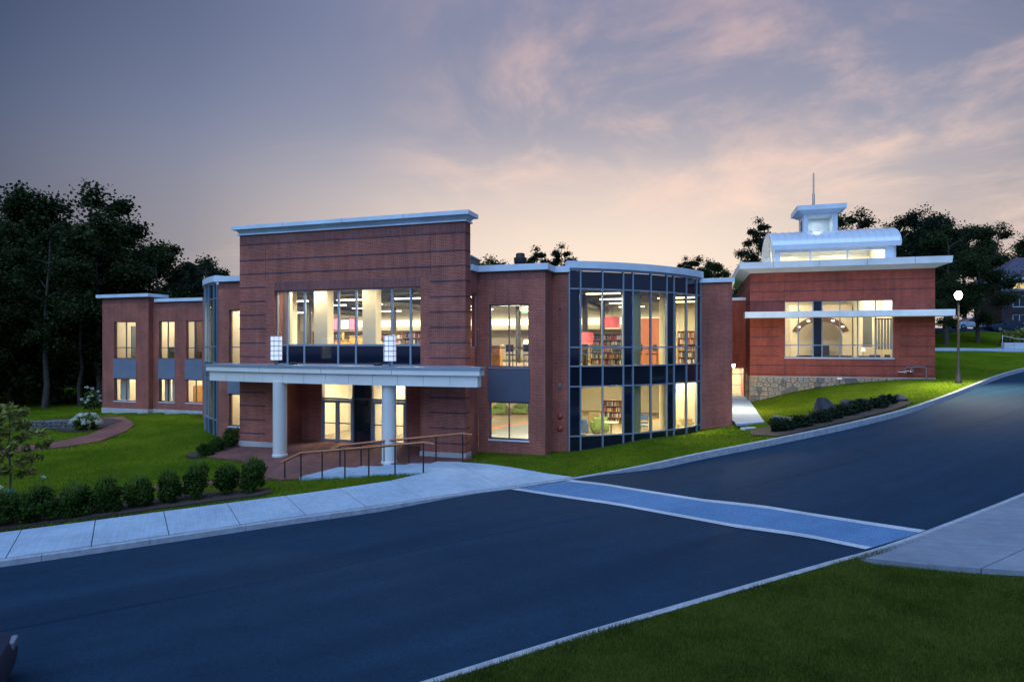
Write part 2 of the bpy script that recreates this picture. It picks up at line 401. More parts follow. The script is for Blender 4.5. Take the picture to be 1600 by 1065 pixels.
# ------------------------------------------------------------------ builders
def link(o, parent=None):
    COL.objects.link(o)
    if parent is not None: o.parent = parent
    return o
def tag(o, label=None, cat=None, group=None, kind=None):
    if label: o['label'] = label
    if cat: o['category'] = cat
    if group: o['group'] = group
    if kind: o['kind'] = kind
    return o
def empty(name, loc, rz=0.0, label=None, cat=None, group=None):
    o = bpy.data.objects.new(name, None); link(o)
    o.location = loc; o.rotation_euler = (0, 0, rz); o.empty_display_size = 0.2
    return tag(o, label, cat, group)
def copy_tree(o, parent=None):
    c = o.copy(); COL.objects.link(c); c.parent = parent
    for ch in o.children: copy_tree(ch, c)
    return c
class MB:
    """collects faces; build() links them as one mesh object"""
    def __init__(s): s.v = []; s.f = []; s.m = []; s.cur = 0
    def add(s, vs, fs):
        k = len(s.v); s.v += [tuple(p) for p in vs]; s.f += [tuple(i + k for i in f) for f in fs]; s.m += [s.cur] * len(fs); return s
    def box(s, x0, x1, y0, y1, z0, z1):
        v = [(x, y, z) for z in (z0, z1) for y in (y0, y1) for x in (x0, x1)]
        return s.add(v, [(0, 2, 3, 1), (4, 5, 7, 6), (0, 1, 5, 4), (2, 6, 7, 3), (0, 4, 6, 2), (1, 3, 7, 5)])
    def bev(s, x0, x1, y0, y1, z0, z1, b=0.03):
        a = MB()
        bm = bmesh.new(); bmesh.ops.create_cube(bm, size=1.0)
        for w in bm.verts:
            w.co = ((x0 + x1) / 2 + w.co.x * (x1 - x0), (y0 + y1) / 2 + w.co.y * (y1 - y0), (z0 + z1) / 2 + w.co.z * (z1 - z0))
        bmesh.ops.bevel(bm, geom=bm.edges[:], offset=b, segments=2, affect='EDGES', profile=0.5)
        bm.verts.index_update()
        s.add([w.co[:] for w in bm.verts], [[w.index for w in f.verts] for f in bm.faces]); bm.free(); return s
    def prism(s, poly, z0, z1):
        n = len(poly)
        zf0 = z0 if callable(z0) else (lambda x, y: z0)
        zf1 = z1 if callable(z1) else (lambda x, y: z1)
        v = [(x, y, zf0(x, y)) for x, y in poly] + [(x, y, zf1(x, y)) for x, y in poly]
        a = sum(poly[i][0] * poly[(i + 1) % n][1] - poly[(i + 1) % n][0] * poly[i][1] for i in range(n))
        up = tuple(range(n, 2 * n)); dn = tuple(range(n - 1, -1, -1)); sd_ = [(i, (i + 1) % n, n + (i + 1) % n, n + i) for i in range(n)]
        if a < 0: up = up[::-1]; dn = dn[::-1]; sd_ = [q[::-1] for q in sd_]
        return s.add(v, [up, dn] + sd_)
    def tube(s, p, q, r0, r1=None, n=8, caps=True):
        r1 = r0 if r1 is None else r1
        p = Vector(p); q = Vector(q); d = (q - p)
        if d.length < 1e-6: return s
        d.normalize(); a = d.orthogonal().normalized(); b = d.cross(a)
        v = [p + (a * math.cos(t) + b * math.sin(t)) * r0 for t in [2 * math.pi * i / n for i in range(n)]]
        v += [q + (a * math.cos(t) + b * math.sin(t)) * r1 for t in [2 * math.pi * i / n for i in range(n)]]
        f = [(i, (i + 1) % n, n + (i + 1) % n, n + i) for i in range(n)]
        if caps: f += [tuple(range(n - 1, -1, -1)), tuple(range(n, 2 * n))]
        return s.add(v, f)
    def path(s, pts, rad, n=8):
        """a bent tube of one surface"""
        pts = [Vector(p) for p in pts]
        if not isinstance(rad, (list, tuple)): rad = [rad] * len(pts)
        v = []; a = None
        for i, p in enumerate(pts):
            d = (pts[min(i + 1, len(pts) - 1)] - pts[max(i - 1, 0)]).normalized()
            a = d.orthogonal().normalized() if a is None else (a - d * a.dot(d)).normalized()
            b = d.cross(a)
            v += [p + (a * math.cos(t) + b * math.sin(t)) * rad[i] for t in [2 * math.pi * k / n for k in range(n)]]
        f = []
        for i in range(len(pts) - 1):
            f += [(i * n + k, i * n + (k + 1) % n, (i + 1) * n + (k + 1) % n, (i + 1) * n + k) for k in range(n)]
        f += [tuple(range(n - 1, -1, -1)), tuple(range((len(pts) - 1) * n, len(pts) * n))]
        return s.add(v, f)
    def lathe(s, prof, n=20, c=(0, 0)):
        v = []
        for r, z in prof:
            v += [(c[0] + r * math.cos(2 * math.pi * i / n), c[1] + r * math.sin(2 * math.pi * i / n), z) for i in range(n)]
        f = []
        for j in range(len(prof) - 1):
            f += [(j * n + i, j * n + (i + 1) % n, (j + 1) * n + (i + 1) % n, (j + 1) * n + i) for i in range(n)]
        f += [tuple(range(n - 1, -1, -1)), tuple(range((len(prof) - 1) * n, len(prof) * n))]
        return s.add(v, f)
    def mesh(s, name, mats, smooth=False, uv=True):
        me = bpy.data.meshes.new(name)
        me.from_pydata(s.v, [], s.f)
        for m in (mats if isinstance(mats, (list, tuple)) else [mats]): me.materials.append(MAT[m])
        if any(s.m): me.polygons.foreach_set('material_index', s.m)
        if smooth:
            me.polygons.foreach_set('use_smooth', [True] * len(me.polygons))
            try: me.set_sharp_from_angle(angle=R_(40))
            except Exception: pass
        if uv:
            lay = me.uv_layers.new(name='UVMap').data
            for p in me.polygons:
                nx, ny, nz = p.normal
                if abs(nz) > 0.75: fn = lambda c: (c.x, c.y)
                else:
                    l = math.hypot(nx, ny) or 1; tx, ty = -ny / l, nx / l
                    fn = lambda c: (c.x * tx + c.y * ty, c.z)
                for li in p.loop_indices:
                    lay[li].uv = fn(me.vertices[me.loops[li].vertex_index].co)
        me.update()
        return me
    def build(s, name, mats, parent=None, smooth=False, loc=None, rz=None, uv=True):
        o = bpy.data.objects.new(name, s.mesh(name, mats, smooth, uv)); link(o, parent)
        if loc is not None: o.location = loc
        if rz is not None: o.rotation_euler = (0, 0, rz)
        return o
def B(*a): return MB().box(*a)
_boxcache = {}
def boxobj(name, mat, parent, x0, x1, y0, y1, z0, z1):
    """box part; alike sizes share one mesh"""
    k = (mat, round(x1 - x0, 4), round(y1 - y0, 4), round(z1 - z0, 4))
    if k not in _boxcache:
        _boxcache[k] = B(0, x1 - x0, 0, y1 - y0, 0, z1 - z0).mesh(name, mat)
    o = bpy.data.objects.new(name, _boxcache[k]); link(o, parent); o.location = (x0, y0, z0)
    return o
def wallmesh(x0, x1, z0, z1, y0, y1, openings=()):
    """wall slab from y0 (outer) to y1 with rectangular holes (xa, xb, za, zb)"""
    xs = sorted({x0, x1, *[min(max(a, x0), x1) for o in openings for a in o[:2]]})
    zs = sorted({z0, z1, *[min(max(a, z0), z1) for o in openings for a in o[2:]]})
    def solid(i, j):
        if i < 0 or j < 0 or i >= len(xs) - 1 or j >= len(zs) - 1: return False
        cx_, cz_ = (xs[i] + xs[i + 1]) / 2, (zs[j] + zs[j + 1]) / 2
        return not any(a < cx_ < b and c < cz_ < d for a, b, c, d in openings)
    m = MB(); idx = {}
    def vid(i, j, k):
        if (i, j, k) not in idx:
            idx[i, j, k] = len(m.v); m.v.append((xs[i], (y0, y1)[k], zs[j]))
        return idx[i, j, k]
    for i in range(len(xs) - 1):
        for j in range(len(zs) - 1):
            if not solid(i, j): continue
            q = lambda *c: (m.f.append(tuple(vid(*p) for p in c)), m.m.append(0))
            q((i, j, 0), (i + 1, j, 0), (i + 1, j + 1, 0), (i, j + 1, 0))
            q((i, j, 1), (i, j + 1, 1), (i + 1, j + 1, 1), (i + 1, j, 1))
            if not solid(i - 1, j): q((i, j, 0), (i, j + 1, 0), (i, j + 1, 1), (i, j, 1))
            if not solid(i + 1, j): q((i + 1, j, 0), (i + 1, j, 1), (i + 1, j + 1, 1), (i + 1, j + 1, 0))
            if not solid(i, j - 1): q((i, j, 0), (i, j, 1), (i + 1, j, 1), (i + 1, j, 0))
            if not solid(i, j + 1): q((i, j + 1, 0), (i + 1, j + 1, 0), (i + 1, j + 1, 1), (i, j + 1, 1))
    return m
def window(parent, x0, x1, z0, z1, y, vs=(), hs=(), fmat='dark_frame', gmat='glass', fw=0.055, mw=0.05, depth=0.10, sill=True, special=None, name='window', smat='white_metal'):
    """a framed window standing in a wall opening; y = front of the frame"""
    e = 0.003
    f = wallmesh(x0 + e, x1 - e, z0 + e, z1 - e, y, y + depth, [(x0 + fw, x1 - fw, z0 + fw, z1 - fw)])
    w = f.build(name, fmat, parent)
    xs = [x0 + fw] + list(vs) + [x1 - fw]; zs = [z0 + fw] + list(hs) + [z1 - fw]
    for x in vs: boxobj('mullion', fmat, w, x - mw / 2, x + mw / 2, y - 0.012, y + depth - 0.02, z0 + fw, z1 - fw)
    for j, z in enumerate(hs):
        for i in range(len(xs) - 1):
            a = xs[i] + (mw / 2 if i > 0 else 0); b = xs[i + 1] - (mw / 2 if i < len(xs) - 2 else 0)
            boxobj('transom', fmat, w, a, b, y - 0.004, y + depth - 0.03, z - mw / 2, z + mw / 2)
    for i in range(len(xs) - 1):
        for j in range(len(zs) - 1):
            a = xs[i] + (mw / 2 if i > 0 else 0); b = xs[i + 1] - (mw / 2 if i < len(xs) - 2 else 0)
            c = zs[j] + (mw / 2 if j > 0 else 0); d = zs[j + 1] - (mw / 2 if j < len(zs) - 2 else 0)
            boxobj('pane', (special or {}).get((i, j), gmat), w, a, b, y + 0.045, y + 0.053, c, d)
    if sill: boxobj('sill', smat, w, x0 - 0.03, x1 + 0.03, y - 0.16, y - 0.004, z0 - 0.07, z0 - 0.005)
    return w
def pip(poly, x, y):
    """points in polygon, numpy arrays"""
    x = np.asarray(x, float); y = np.asarray(y, float); r = np.zeros(x.shape, bool); n = len(poly)
    for i in range(n):
        (xa, ya), (xb, yb) = poly[i], poly[(i + 1) % n]
        if ya == yb: continue
        c = ((ya > y) != (yb > y)) & (x < (xb - xa) * (y - ya) / (yb - ya) + xa)
        r ^= c
    return r
def fastmesh(name, verts, faces_n, idx, mat):
    """large mesh straight from numpy: faces of equal size faces_n"""
    me = bpy.data.meshes.new(name)
    nv = len(verts); nf = len(idx) // faces_n
    me.vertices.add(nv); me.vertices.foreach_set('co', np.asarray(verts, np.float32).ravel())
    me.loops.add(nf * faces_n); me.loops.foreach_set('vertex_index', np.asarray(idx, np.int32).ravel())
    me.polygons.add(nf); me.polygons.foreach_set('loop_start', np.arange(0, nf * faces_n, faces_n, dtype=np.int32))
    me.update(calc_edges=True)
    me.materials.append(MAT[mat])
    return me

# ------------------------------------------------------------------ the two building frames
MO = empty('library_building', (-2.07, 27.8, 0), R_(-17.8), 'two storey red brick library with tall entrance front, white canopy and curved glass bays', 'building')
PO = empty('pavilion', (17.46, 46, 0), R_(-16.1), 'single storey brick pavilion with barrel vaulted roof and small cupola, right of the library', 'building')
def frame_fn(ox, oy, deg):
    a = R_(deg); ex = (math.cos(a), -math.sin(a)); ey = (math.sin(a), math.cos(a))
    return lambda x, y, z=None: (ox + x * ex[0] + y * ey[0], oy + x * ex[1] + y * ey[1]) + (() if z is None else (z,))
ML = frame_fn(-2.07, 27.8, 17.8); PL = frame_fn(17.46, 46, 16.1)
MROT, PROT = R_(-17.8), R_(-16.1)
MIR = -6.11                         # axis of the entrance front: x -> 2*MIR - x
# curved bay arc in library coordinates
A0, A1, ARAD = (4.04, 2.9), (9.8, 9.35), 12.0
_c = math.dist(A0, A1); _m = ((A0[0] + A1[0]) / 2, (A0[1] + A1[1]) / 2); _h = math.sqrt(ARAD ** 2 - _c * _c / 4)
_u = ((A1[0] - A0[0]) / _c, (A1[1] - A0[1]) / _c)
ACEN = (_m[0] - _u[1] * _h, _m[1] + _u[0] * _h)
_t0 = math.atan2(A0[1] - ACEN[1], A0[0] - ACEN[0]); _t1 = math.atan2(A1[1] - ACEN[1], A1[0] - ACEN[0])
ALEN = ARAD * (_t1 - _t0)
def arc(s, off=0.0):
    t = _t0 + (_t1 - _t0) * s; r = ARAD + off
    return (ACEN[0] + r * math.cos(t), ACEN[1] + r * math.sin(t))
FOOT_M = [(-15.0, 1.6), (-12.2, 1.6), (-12.2, 0.0), (0, 0.0), (0, 1.6), (3.24, 1.6), (3.24, 2.9)] + [arc(i / 10) for i in range(11)] + [(11.42, 9.35), (11.42, 27), (-35.4, 27), (-35.4, 11.5), (-23.6, 11.5), (-23.6, 9.35)] + [(2 * MIR - arc(i / 10)[0], arc(i / 10)[1]) for i in range(10, -1, -1)] + [(-16.2, 2.9), (-15.0, 2.9)]
FOOT_P = [(0, 0), (11.82, 0), (11.82, 14), (0, 14)]
FOOT_L = [(-3.2, 3.7), (.5, 3.7), (.5, 9), (-3.2, 9)]
FOOT_LW = [PL(*p) for p in FOOT_L]
FOOT_MW = [ML(*p) for p in FOOT_M]; FOOT_PW = [PL(*p) for p in FOOT_P]

# ------------------------------------------------------------------ terrain
KL = np.array([(-90, -18, -2.2), (-60, -5.5, -1.45), (-30, 7.7, -0.72), (-21, 11.9, -0.50), (-12.79, 15.67, -0.30), (-10.32, 16.84, -0.22), (-7.14, 18.36, -0.10), (-4.6, 19.6, -0.03), (-2.12, 20.9, 0.05), (-0.11, 22.0, 0.06), (2.21, 23.2, 0.14), (4.96, 24.35, 0.37), (7.51, 25.4, 0.67), (10.87, 26.75, 1.01), (14.35, 28.25, 1.37), (16.9, 29.5, 1.64), (19.38, 30.95, 1.89), (21.99, 32.8, 2.17), (25.5, 35.85, 2.43), (29.26, 39.3, 2.70), (34.0, 43.6, 3.02), (38.7, 47.4, 3.31), (48, 54.2, 3.8), (60, 62, 4.3), (85, 78, 5.2)])
KR = np.array([(-60, -24, -1.6), (-30, -6.6, -0.98), (-16, 1.3, -0.52), (-7, 6.5, -0.27), (-1.38, 9.68, -0.08), (1.14, 11.1, 0.0), (4.63, 12.95, 0.10), (7.32, 14.36, 0.17), (8.61, 15.04, 0.19), (10.69, 16.1, 0.36), (14.61, 18.0, 0.83), (18.3, 20.0, 1.25), (22, 22.2, 1.68), (32, 29, 2.5), (45, 38, 3.2), (70, 53, 4.2), (95, 68, 5.1)])
def dens(poly, step):
    seg = np.linalg.norm(np.diff(poly[:, :2], axis=0), axis=1); s = np.r_[0, np.cumsum(seg)]
    # smooth by cubic resample (Catmull-Rom)
    n = int(s[-1] / step) + 1; q = np.linspace(0, s[-1], n); out = []
    for v in q:
        i = min(max(np.searchsorted(s, v) - 1, 0), len(poly) - 2); t = (v - s[i]) / (s[i + 1] - s[i])
        p0 = poly[max(i - 1, 0)]; p1 = poly[i]; p2 = poly[i + 1]; p3 = poly[min(i + 2, len(poly) - 1)]
        d1 = (p2 - p0) / max(s[min(i + 1, len(s) - 1)] - s[max(i - 1, 0)], 1e-6) * (s[i + 1] - s[i]); d2 = (p3 - p1) / max(s[min(i + 2, len(s) - 1)] - s[i], 1e-6) * (s[i + 1] - s[i])
        out.append((2 * t**3 - 3 * t**2 + 1) * p1 + (t**3 - 2 * t**2 + t) * d1 + (-2 * t**3 + 3 * t**2) * p2 + (t**3 - t**2) * d2)
    return np.array(out)
L_ = dens(KL, 0.5); Rr = dens(KR, 0.5)
def at_x(poly, x):
    return tuple(np.interp(x, poly[:, 0], poly[:, k]) for k in range(3))
CP = [tuple(p) for p in KL] + [tuple(p) for p in KR]
CP += [(-14.9, 18.27, -.33), (-12.05, 19.68, -.22), (-8.55, 21.48, -.10), (-5.56, 22.68, .01), (-3.3, 23.9, .12), (-1, 23.8, .13),
       (-10.6, 28.7, 0), (-5.3, 27.2, 0), (-2.07, 27.8, .03), (-13.7, 31.5, -.02), (-7.4, 26.9, -.2), (-8.4, 25, -.25), (-9.4, 24.9, -.25), (-2.1, 26.4, .13), (-12.2, 28.6, -.14), (-14.4, 29.2, -.14), (-11.3, 24.0, -.24),
       (-1.6, 29.3, .08), (1.5, 28.3, .10), (2.7, 29.3, .10), (0, 26.6, .18), (2.5, 26.5, .24), (4.35, 29.6, .25), (6.14, 30.4, .45), (8.15, 31.7, .5), (10.15, 33.7, .55), (9, 29, .62), (11.0, 32.3, .62), (12.0, 33.6, .88), (13.4, 33.8, .9), (17.1, 47, .9), (15.2, 40, .9), (17.6, 40.5, 1.0),
       (18.2, 50, .8), (16.6, 50, .8), (17.6, 53, .8), (17.46, 46, .9), (19.9, 45.3, 1.6), (22.3, 44.6, 2.12), (24.2, 44, 2.42), (28.8, 42.7, 2.75), (27.4, 38.5, 2.75), (22, 39, 1.95),
       (17.4, 34.75, 1.35), (20.6, 34.2, 2.0), (14.3, 31.4, 1.12), (16, 36.5, 1.05),
       (33, 52, 3.9), (36, 56, 4.35), (44, 57.5, 4.4), (52, 62, 4.45), (60, 70, 4.7), (40, 66, 4.75), (50, 68, 4.75), (45, 76, 6.2), (58, 80, 6.9), (75, 85, 7.0), (45, 92, 7.2), (70, 95, 7.3), (28, 60, 4.4), (30, 78, 5.8), (20, 70, 4.0), (90, 115, 7.5), (40, 120, 7),
       (-27.9, 48.5, -.12), (-33, 49.5, -.3), (-40, 52, -.4), (-27, 39.5, -.3), (-23, 34.8, -.3), (-24.8, 30.4, -.3), (-17, 23, -.28), (-15.7, 36, -.05), (-19, 38.4, -.05), (-22, 45, -.05), (-40, 40, -.35), (-45, 25, -.7), (-60, 60, -.8), (-30, 20, -.6), (-20, 70, -.3), (-60, 90, -.8), (0, 75, 1.0), (0, 110, 2.0), (-100, 40, -1.6),
       (8, 10, .16), (14, 13, .62), (11, 13.2, .36), (0, 4, -.08), (-6, 1, -.3), (6, 4, .15), (20, 15, 1.2), (-20, -20, -.9), (15, -10, .6), (35, 5, 1.8)]
CP = np.array(CP)
_cc = 1.5
def _phi(d2): return np.sqrt(d2 + _cc * _cc)
_K = _phi(((CP[:, None, :2] - CP[None, :, :2]) ** 2).sum(-1)); _zm = CP[:, 2].mean()
_W = np.linalg.solve(_K - 0.02 * np.eye(len(CP)), CP[:, 2] - _zm)
def G(x, y):
    x = np.asarray(x, float); y = np.asarray(y, float)
    d2 = (x[..., None] - CP[:, 0]) ** 2 + (y[..., None] - CP[:, 1]) ** 2
    return np.clip(_phi(d2) @ _W + _zm, -3, 9)
def g1(x, y): return float(G(x, y))
def gridmesh(name, P, mat, smooth=True):
    """P: array (n, m, 3)"""
    n, m = P.shape[:2]
    i = np.arange(n - 1)[:, None] * m + np.arange(m - 1)[None, :]
    idx = np.stack([i, i + m, i + m + 1, i + 1], -1).reshape(-1)
    me = fastmesh(name, P.reshape(-1, 3), 4, idx, mat)
    nz = sum(p.normal.z for p in me.polygons[:20])
    if nz < 0: me.flip_normals()
    me.polygons.foreach_set('use_smooth', [smooth] * len(me.polygons))
    return me
# big ground sheet, well below the finished surfaces
gx, gy = np.meshgrid(np.linspace(-420, 420, 141), np.linspace(-160, 620, 131), indexing='ij')
gz = G(gx, gy); far_ = np.clip((np.hypot(gx, gy - 40) - 110) / 120, 0, 1); gz = gz * (1 - far_) + 1.0 * far_ - 0.75
tag(link(bpy.data.objects.new('ground', gridmesh('ground', np.stack([gx, gy, gz], -1), 'ground_cover'))), kind='structure')

# paved outlines (world) -------------------------------------------------
def kp(x, off=0.0):
    a = at_x(L_, x); return (a[0] - 0.42 * off, a[1] + 0.907 * off)
PLAZA = [(-14.5, 29.7), (-14.2, 29.2), (-12.3, 28.45), (-10.2, 25.4), (-9.1, 24.75), (-8.45, 24.95), (-7.4, 26.85), (-2.3, 26.45), (-1.75, 27.6), (-1.9, 28.4), (-2.6, 30.6), (-3.6, 31.0), (-10.5, 33.3), (-13.2, 31.9), (-13.6, 31.4)]
BRICKPATH = [(-26.6, 43.6), (-28.2, 45.5), (-29.5, 45.6), (-30.4, 45.2), (-28.4, 44.2), (-27.2, 42.6), (-26.2, 40.2), (-25.3, 37.6), (-25.3, 35.2), (-26.0, 33.6), (-27.6, 31.9), (-33, 29.2), (-40, 27.4), (-40, 25.9), (-33, 27.5), (-27.4, 29.9), (-25.0, 31.5), (-23.5, 33.2), (-23.0, 35.0), (-23.6, 38.2), (-24.8, 41.2)]
HEDGEPATH = [(-9.6, 24.9), (-10.4, 25.2), (-13.5, 23.6), (-18, 21.4), (-26, 17.7), (-34, 14.0), (-34, 12.9), (-26, 16.7), (-18, 20.5), (-13.5, 22.8)]
MULCH = [(-8.45, 22.0), (-8.9, 22.9), (-11, 22.3), (-14, 20.6), (-17.5, 19.0), (-26, 15.0), (-34, 11.4), (-34, 10.2), (-26, 13.5), (-17.5, 17.3), (-15, 18.4), (-12.05, 19.78), (-8.7, 21.55)]
BEDMULCH = [(-26.9, 43.4), (-28.3, 44.4), (-30.6, 45.6), (-33.5, 44.5), (-33.2, 41.5), (-30.5, 40.5), (-27.4, 39.0), (-26.2, 39.0), (-26.3, 40.6)]
ENTRYBED = [(-15.4, 29.6), (-14.9, 29.0), (-14.3, 29.3), (-13.6, 31.3), (-13.7, 32.9), (-14.9, 33.3), (-15.1, 31.4)]
ROCKBED = [(11.6, 27.4), (14.3, 28.65), (16.8, 29.95), (19.0, 31.2), (20.9, 32.6), (20.6, 34.0), (18.6, 34.9), (16.9, 35.2), (16.0, 34.4), (15.4, 32.3), (14.2, 31.0), (12.9, 31.6), (11.9, 31.3), (11.2, 29.4)]
WALKWAY = [(11.7, 32.6), (13.5, 33.5), (14.15, 35.6), (15.7, 40.5), (17.3, 45.6), (18.6, 50.15), (16.6, 50.2), (14.2, 42), (12.1, 34.6)]
UPPERROAD = [(26, 63), (36, 58.3), (42, 58.9), (50, 60.6), (62, 64), (80, 72), (80, 77), (62, 70.5), (50, 66.5), (40, 64.2), (30, 66)]
CARLOT = [(46, 78), (58, 79.5), (75, 81.5), (95, 88), (95, 100), (70, 96), (50, 92)]
PAVED = [PLAZA, BRICKPATH, HEDGEPATH, MULCH, BEDMULCH, ENTRYBED, ROCKBED, WALKWAY, UPPERROAD, CARLOT]
SIDE_OUT = [-34 + 31.1 * k / 19 for k in range(20)]
def side_in(x):    # inner edge of the pavement opposite kerb station x
    p = at_x(L_, x); w = 3.02 if x < -6 else 3.1
    return (p[0] - 0.52 * w, p[1] + 0.854 * w)
SIDEWALK = [kp(x, .1) for x in SIDE_OUT] + [kp(-0.1, .1), kp(2.35, .1), (-0.95, 25.75), (-2.15, 26.5), (-3.45, 24.3)] + [side_in(x) for x in SIDE_OUT[::-1]]
PAVED.append(SIDEWALK)
STAIR = [(-8.45, 24.9), (-3.4, 24.25), (-2.1, 26.5), (-7.4, 26.95)]
PAVED.append(STAIR)

# lawn on the building side: rows run away from the kerb -----------------
ns = len(L_); tt = np.r_[0.16, np.arange(0.5, 34, 0.42), np.arange(34, 84, 1.6)]
ndir = np.array([-0.30, 0.954])
lx = L_[:, None, 0] + ndir[0] * tt[None, :]; ly = L_[:, None, 1] + ndir[1] * tt[None, :]
lz = G(lx, ly); lz[:, 0] = L_[:, 2] - 0.015
for poly in PAVED: lz = np.where(pip(poly, lx, ly), lz - 0.16, lz)
def shrink(poly, d):
    c = np.array(poly); out = []
    n = len(c)
    ar = sum(c[i][0] * c[(i + 1) % n][1] - c[(i + 1) % n][0] * c[i][1] for i in range(n)); sg = 1 if ar > 0 else -1
    for i in range(n):
        e1 = c[i] - c[i - 1]; e2 = c[(i + 1) % n] - c[i]
        n1 = np.array([-e1[1], e1[0]]) * sg / (np.hypot(*e1) + 1e-9); n2 = np.array([-e2[1], e2[0]]) * sg / (np.hypot(*e2) + 1e-9)
        out.append(tuple(c[i] + (n1 + n2) / max(1 + n1 @ n2, 0.4) * d))
    return out
for foot in (FOOT_MW, FOOT_PW, FOOT_LW):
    ins = pip(shrink(foot, 0.35), lx, ly)
    lz = np.where(ins, np.minimum(lz, -0.6), lz)
lawn = tag(link(bpy.data.objects.new('lawn', gridmesh('lawn', np.stack([lx, ly, lz], -1), 'lawn'))), kind='structure')
# foreground lawn, this side of the road
ft = np.r_[0.16, np.arange(0.5, 26, 0.5)]; fdir = np.array([0.47, -0.88])
fx = Rr[:, None, 0] + fdir[0] * ft; fy = Rr[:, None, 1] + fdir[1] * ft
WALKR = [(7.75, 14.2), (14.61, 17.75), (22, 21.9), (40, 34), (48, 30), (12.5, 12.0)]
fz = G(fx, fy) + 0.03 * np.sin(fx * 1.3) * np.cos(fy * 1.1); fz[:, 0] = Rr[:, 2] - 0.01
fz = np.where(pip(WALKR, fx, fy), fz - 0.14, fz)
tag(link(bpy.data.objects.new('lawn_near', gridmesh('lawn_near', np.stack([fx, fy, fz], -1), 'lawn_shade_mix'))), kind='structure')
PAVED.append(WALKR)

# road: ruled between the two kerbs, 0.15-0.2 below them ------------------
def khgt(x): return float(np.interp(x, [-4, -1.2, 3.2, 6], [0.16, 0.035, 0.035, 0.26]))
def khgtR(x): return float(np.interp(x, [6.2, 7.6, 11.5, 13.5], [0.13, 0.03, 0.03, 0.14]))
NR = 420
def resamp(P, n):
    s = np.r_[0, np.cumsum(np.linalg.norm(np.diff(P[:, :2], axis=0), axis=1))]; q = np.linspace(0, s[-1], n)
    return np.stack([np.interp(q, s, P[:, k]) for k in range(3)], -1)
RL = resamp(L_[L_[:, 0] > -58], NR); RRr = resamp(Rr, NR)
RL[:, 2] -= [khgt(x) for x in RL[:, 0]]; RRr[:, 2] -= [khgtR(x) for x in RRr[:, 0]]
wts = np.linspace(0, 1, 13)
road = RL[:, None, :] * (1 - wts[None, :, None]) + RRr[:, None, :] * wts[None, :, None]
road[:, :, 2] += 0.10 * (4 * wts * (1 - wts))[None, :] * 0.6
RP = road.reshape(-1, 3)
tag(link(bpy.data.objects.new('road', gridmesh('road', road, 'asphalt'))), kind='structure')
from mathutils.bvhtree import BVHTree
_n, _m2 = road.shape[:2]
ROADBVH = BVHTree.FromPolygons([tuple(v) for v in RP], [(i * _m2 + j, (i + 1) * _m2 + j, (i + 1) * _m2 + j + 1, i * _m2 + j + 1) for i in range(_n - 1) for j in range(_m2 - 1)])
def rz(x, y):
    h = ROADBVH.ray_cast(Vector((x, y, 20)), Vector((0, 0, -1)))
    return h[0].z if h[0] is not None else float(RP[((RP[:, 0] - x) ** 2 + (RP[:, 1] - y) ** 2).argmin(), 2])
def onroad(name, quad, mat, off, nu=40, nv=6, sub=None):
    a, b, c, d = [np.array(p) for p in quad]    # a-b one long side, d-c the other
    P = np.zeros((nu, nv, 3))
    for i, u in enumerate(np.linspace(0, 1, nu)):
        for j, v in enumerate(np.linspace(0, 1, nv)):
            p = (a * (1 - u) + b * u) * (1 - v) + (d * (1 - u) + c * u) * v
            P[i, j] = (p[0], p[1], rz(*p) + off)
    return link(bpy.data.objects.new(name, gridmesh(name, P, mat)))
xa, xb, xc, xd = (-0.05, 21.95), (8.50, 15.10), (10.62, 16.10), (2.2, 23.1)
def lerp(p, q, t): return (p[0] * (1 - t) + q[0] * t, p[1] * (1 - t) + q[1] * t)
cw = onroad('crosswalk', [lerp(xa, xd, .11), lerp(xb, xc, .11), lerp(xb, xc, .89), lerp(xa, xd, .89)], 'crosswalk_blue', 0.010)
tag(cw, kind='structure')
w1 = onroad('crosswalk_stripe', [xa, xb, lerp(xb, xc, .115), lerp(xa, xd, .115)], 'paint_white', 0.016, nv=3)
w2 = onroad('crosswalk_stripe', [lerp(xa, xd, .885), lerp(xb, xc, .885), xc, xd], 'paint_white', 0.016, nv=3)
for w in (w1, w2): w.parent = cw

# paving seam down the middle of the road
sx = np.zeros((NR, 2, 3))
for i in range(NR):
    a_ = road[i, 5] * .9 + road[i, 6] * .1; t_ = road[min(i + 1, NR - 1), 5] - road[max(i - 1, 0), 5]; n_ = np.array([-t_[1], t_[0], 0]); n_ /= np.linalg.norm(n_)
    for j, s_ in enumerate((-.02, .02)):
        q_ = a_ + n_ * s_; sx[i, j] = (q_[0], q_[1], rz(q_[0], q_[1]) + .004)
link(bpy.data.objects.new('paving_seam', gridmesh('paving_seam', sx, 'asphalt_seam')), bpy.data.objects['road'])
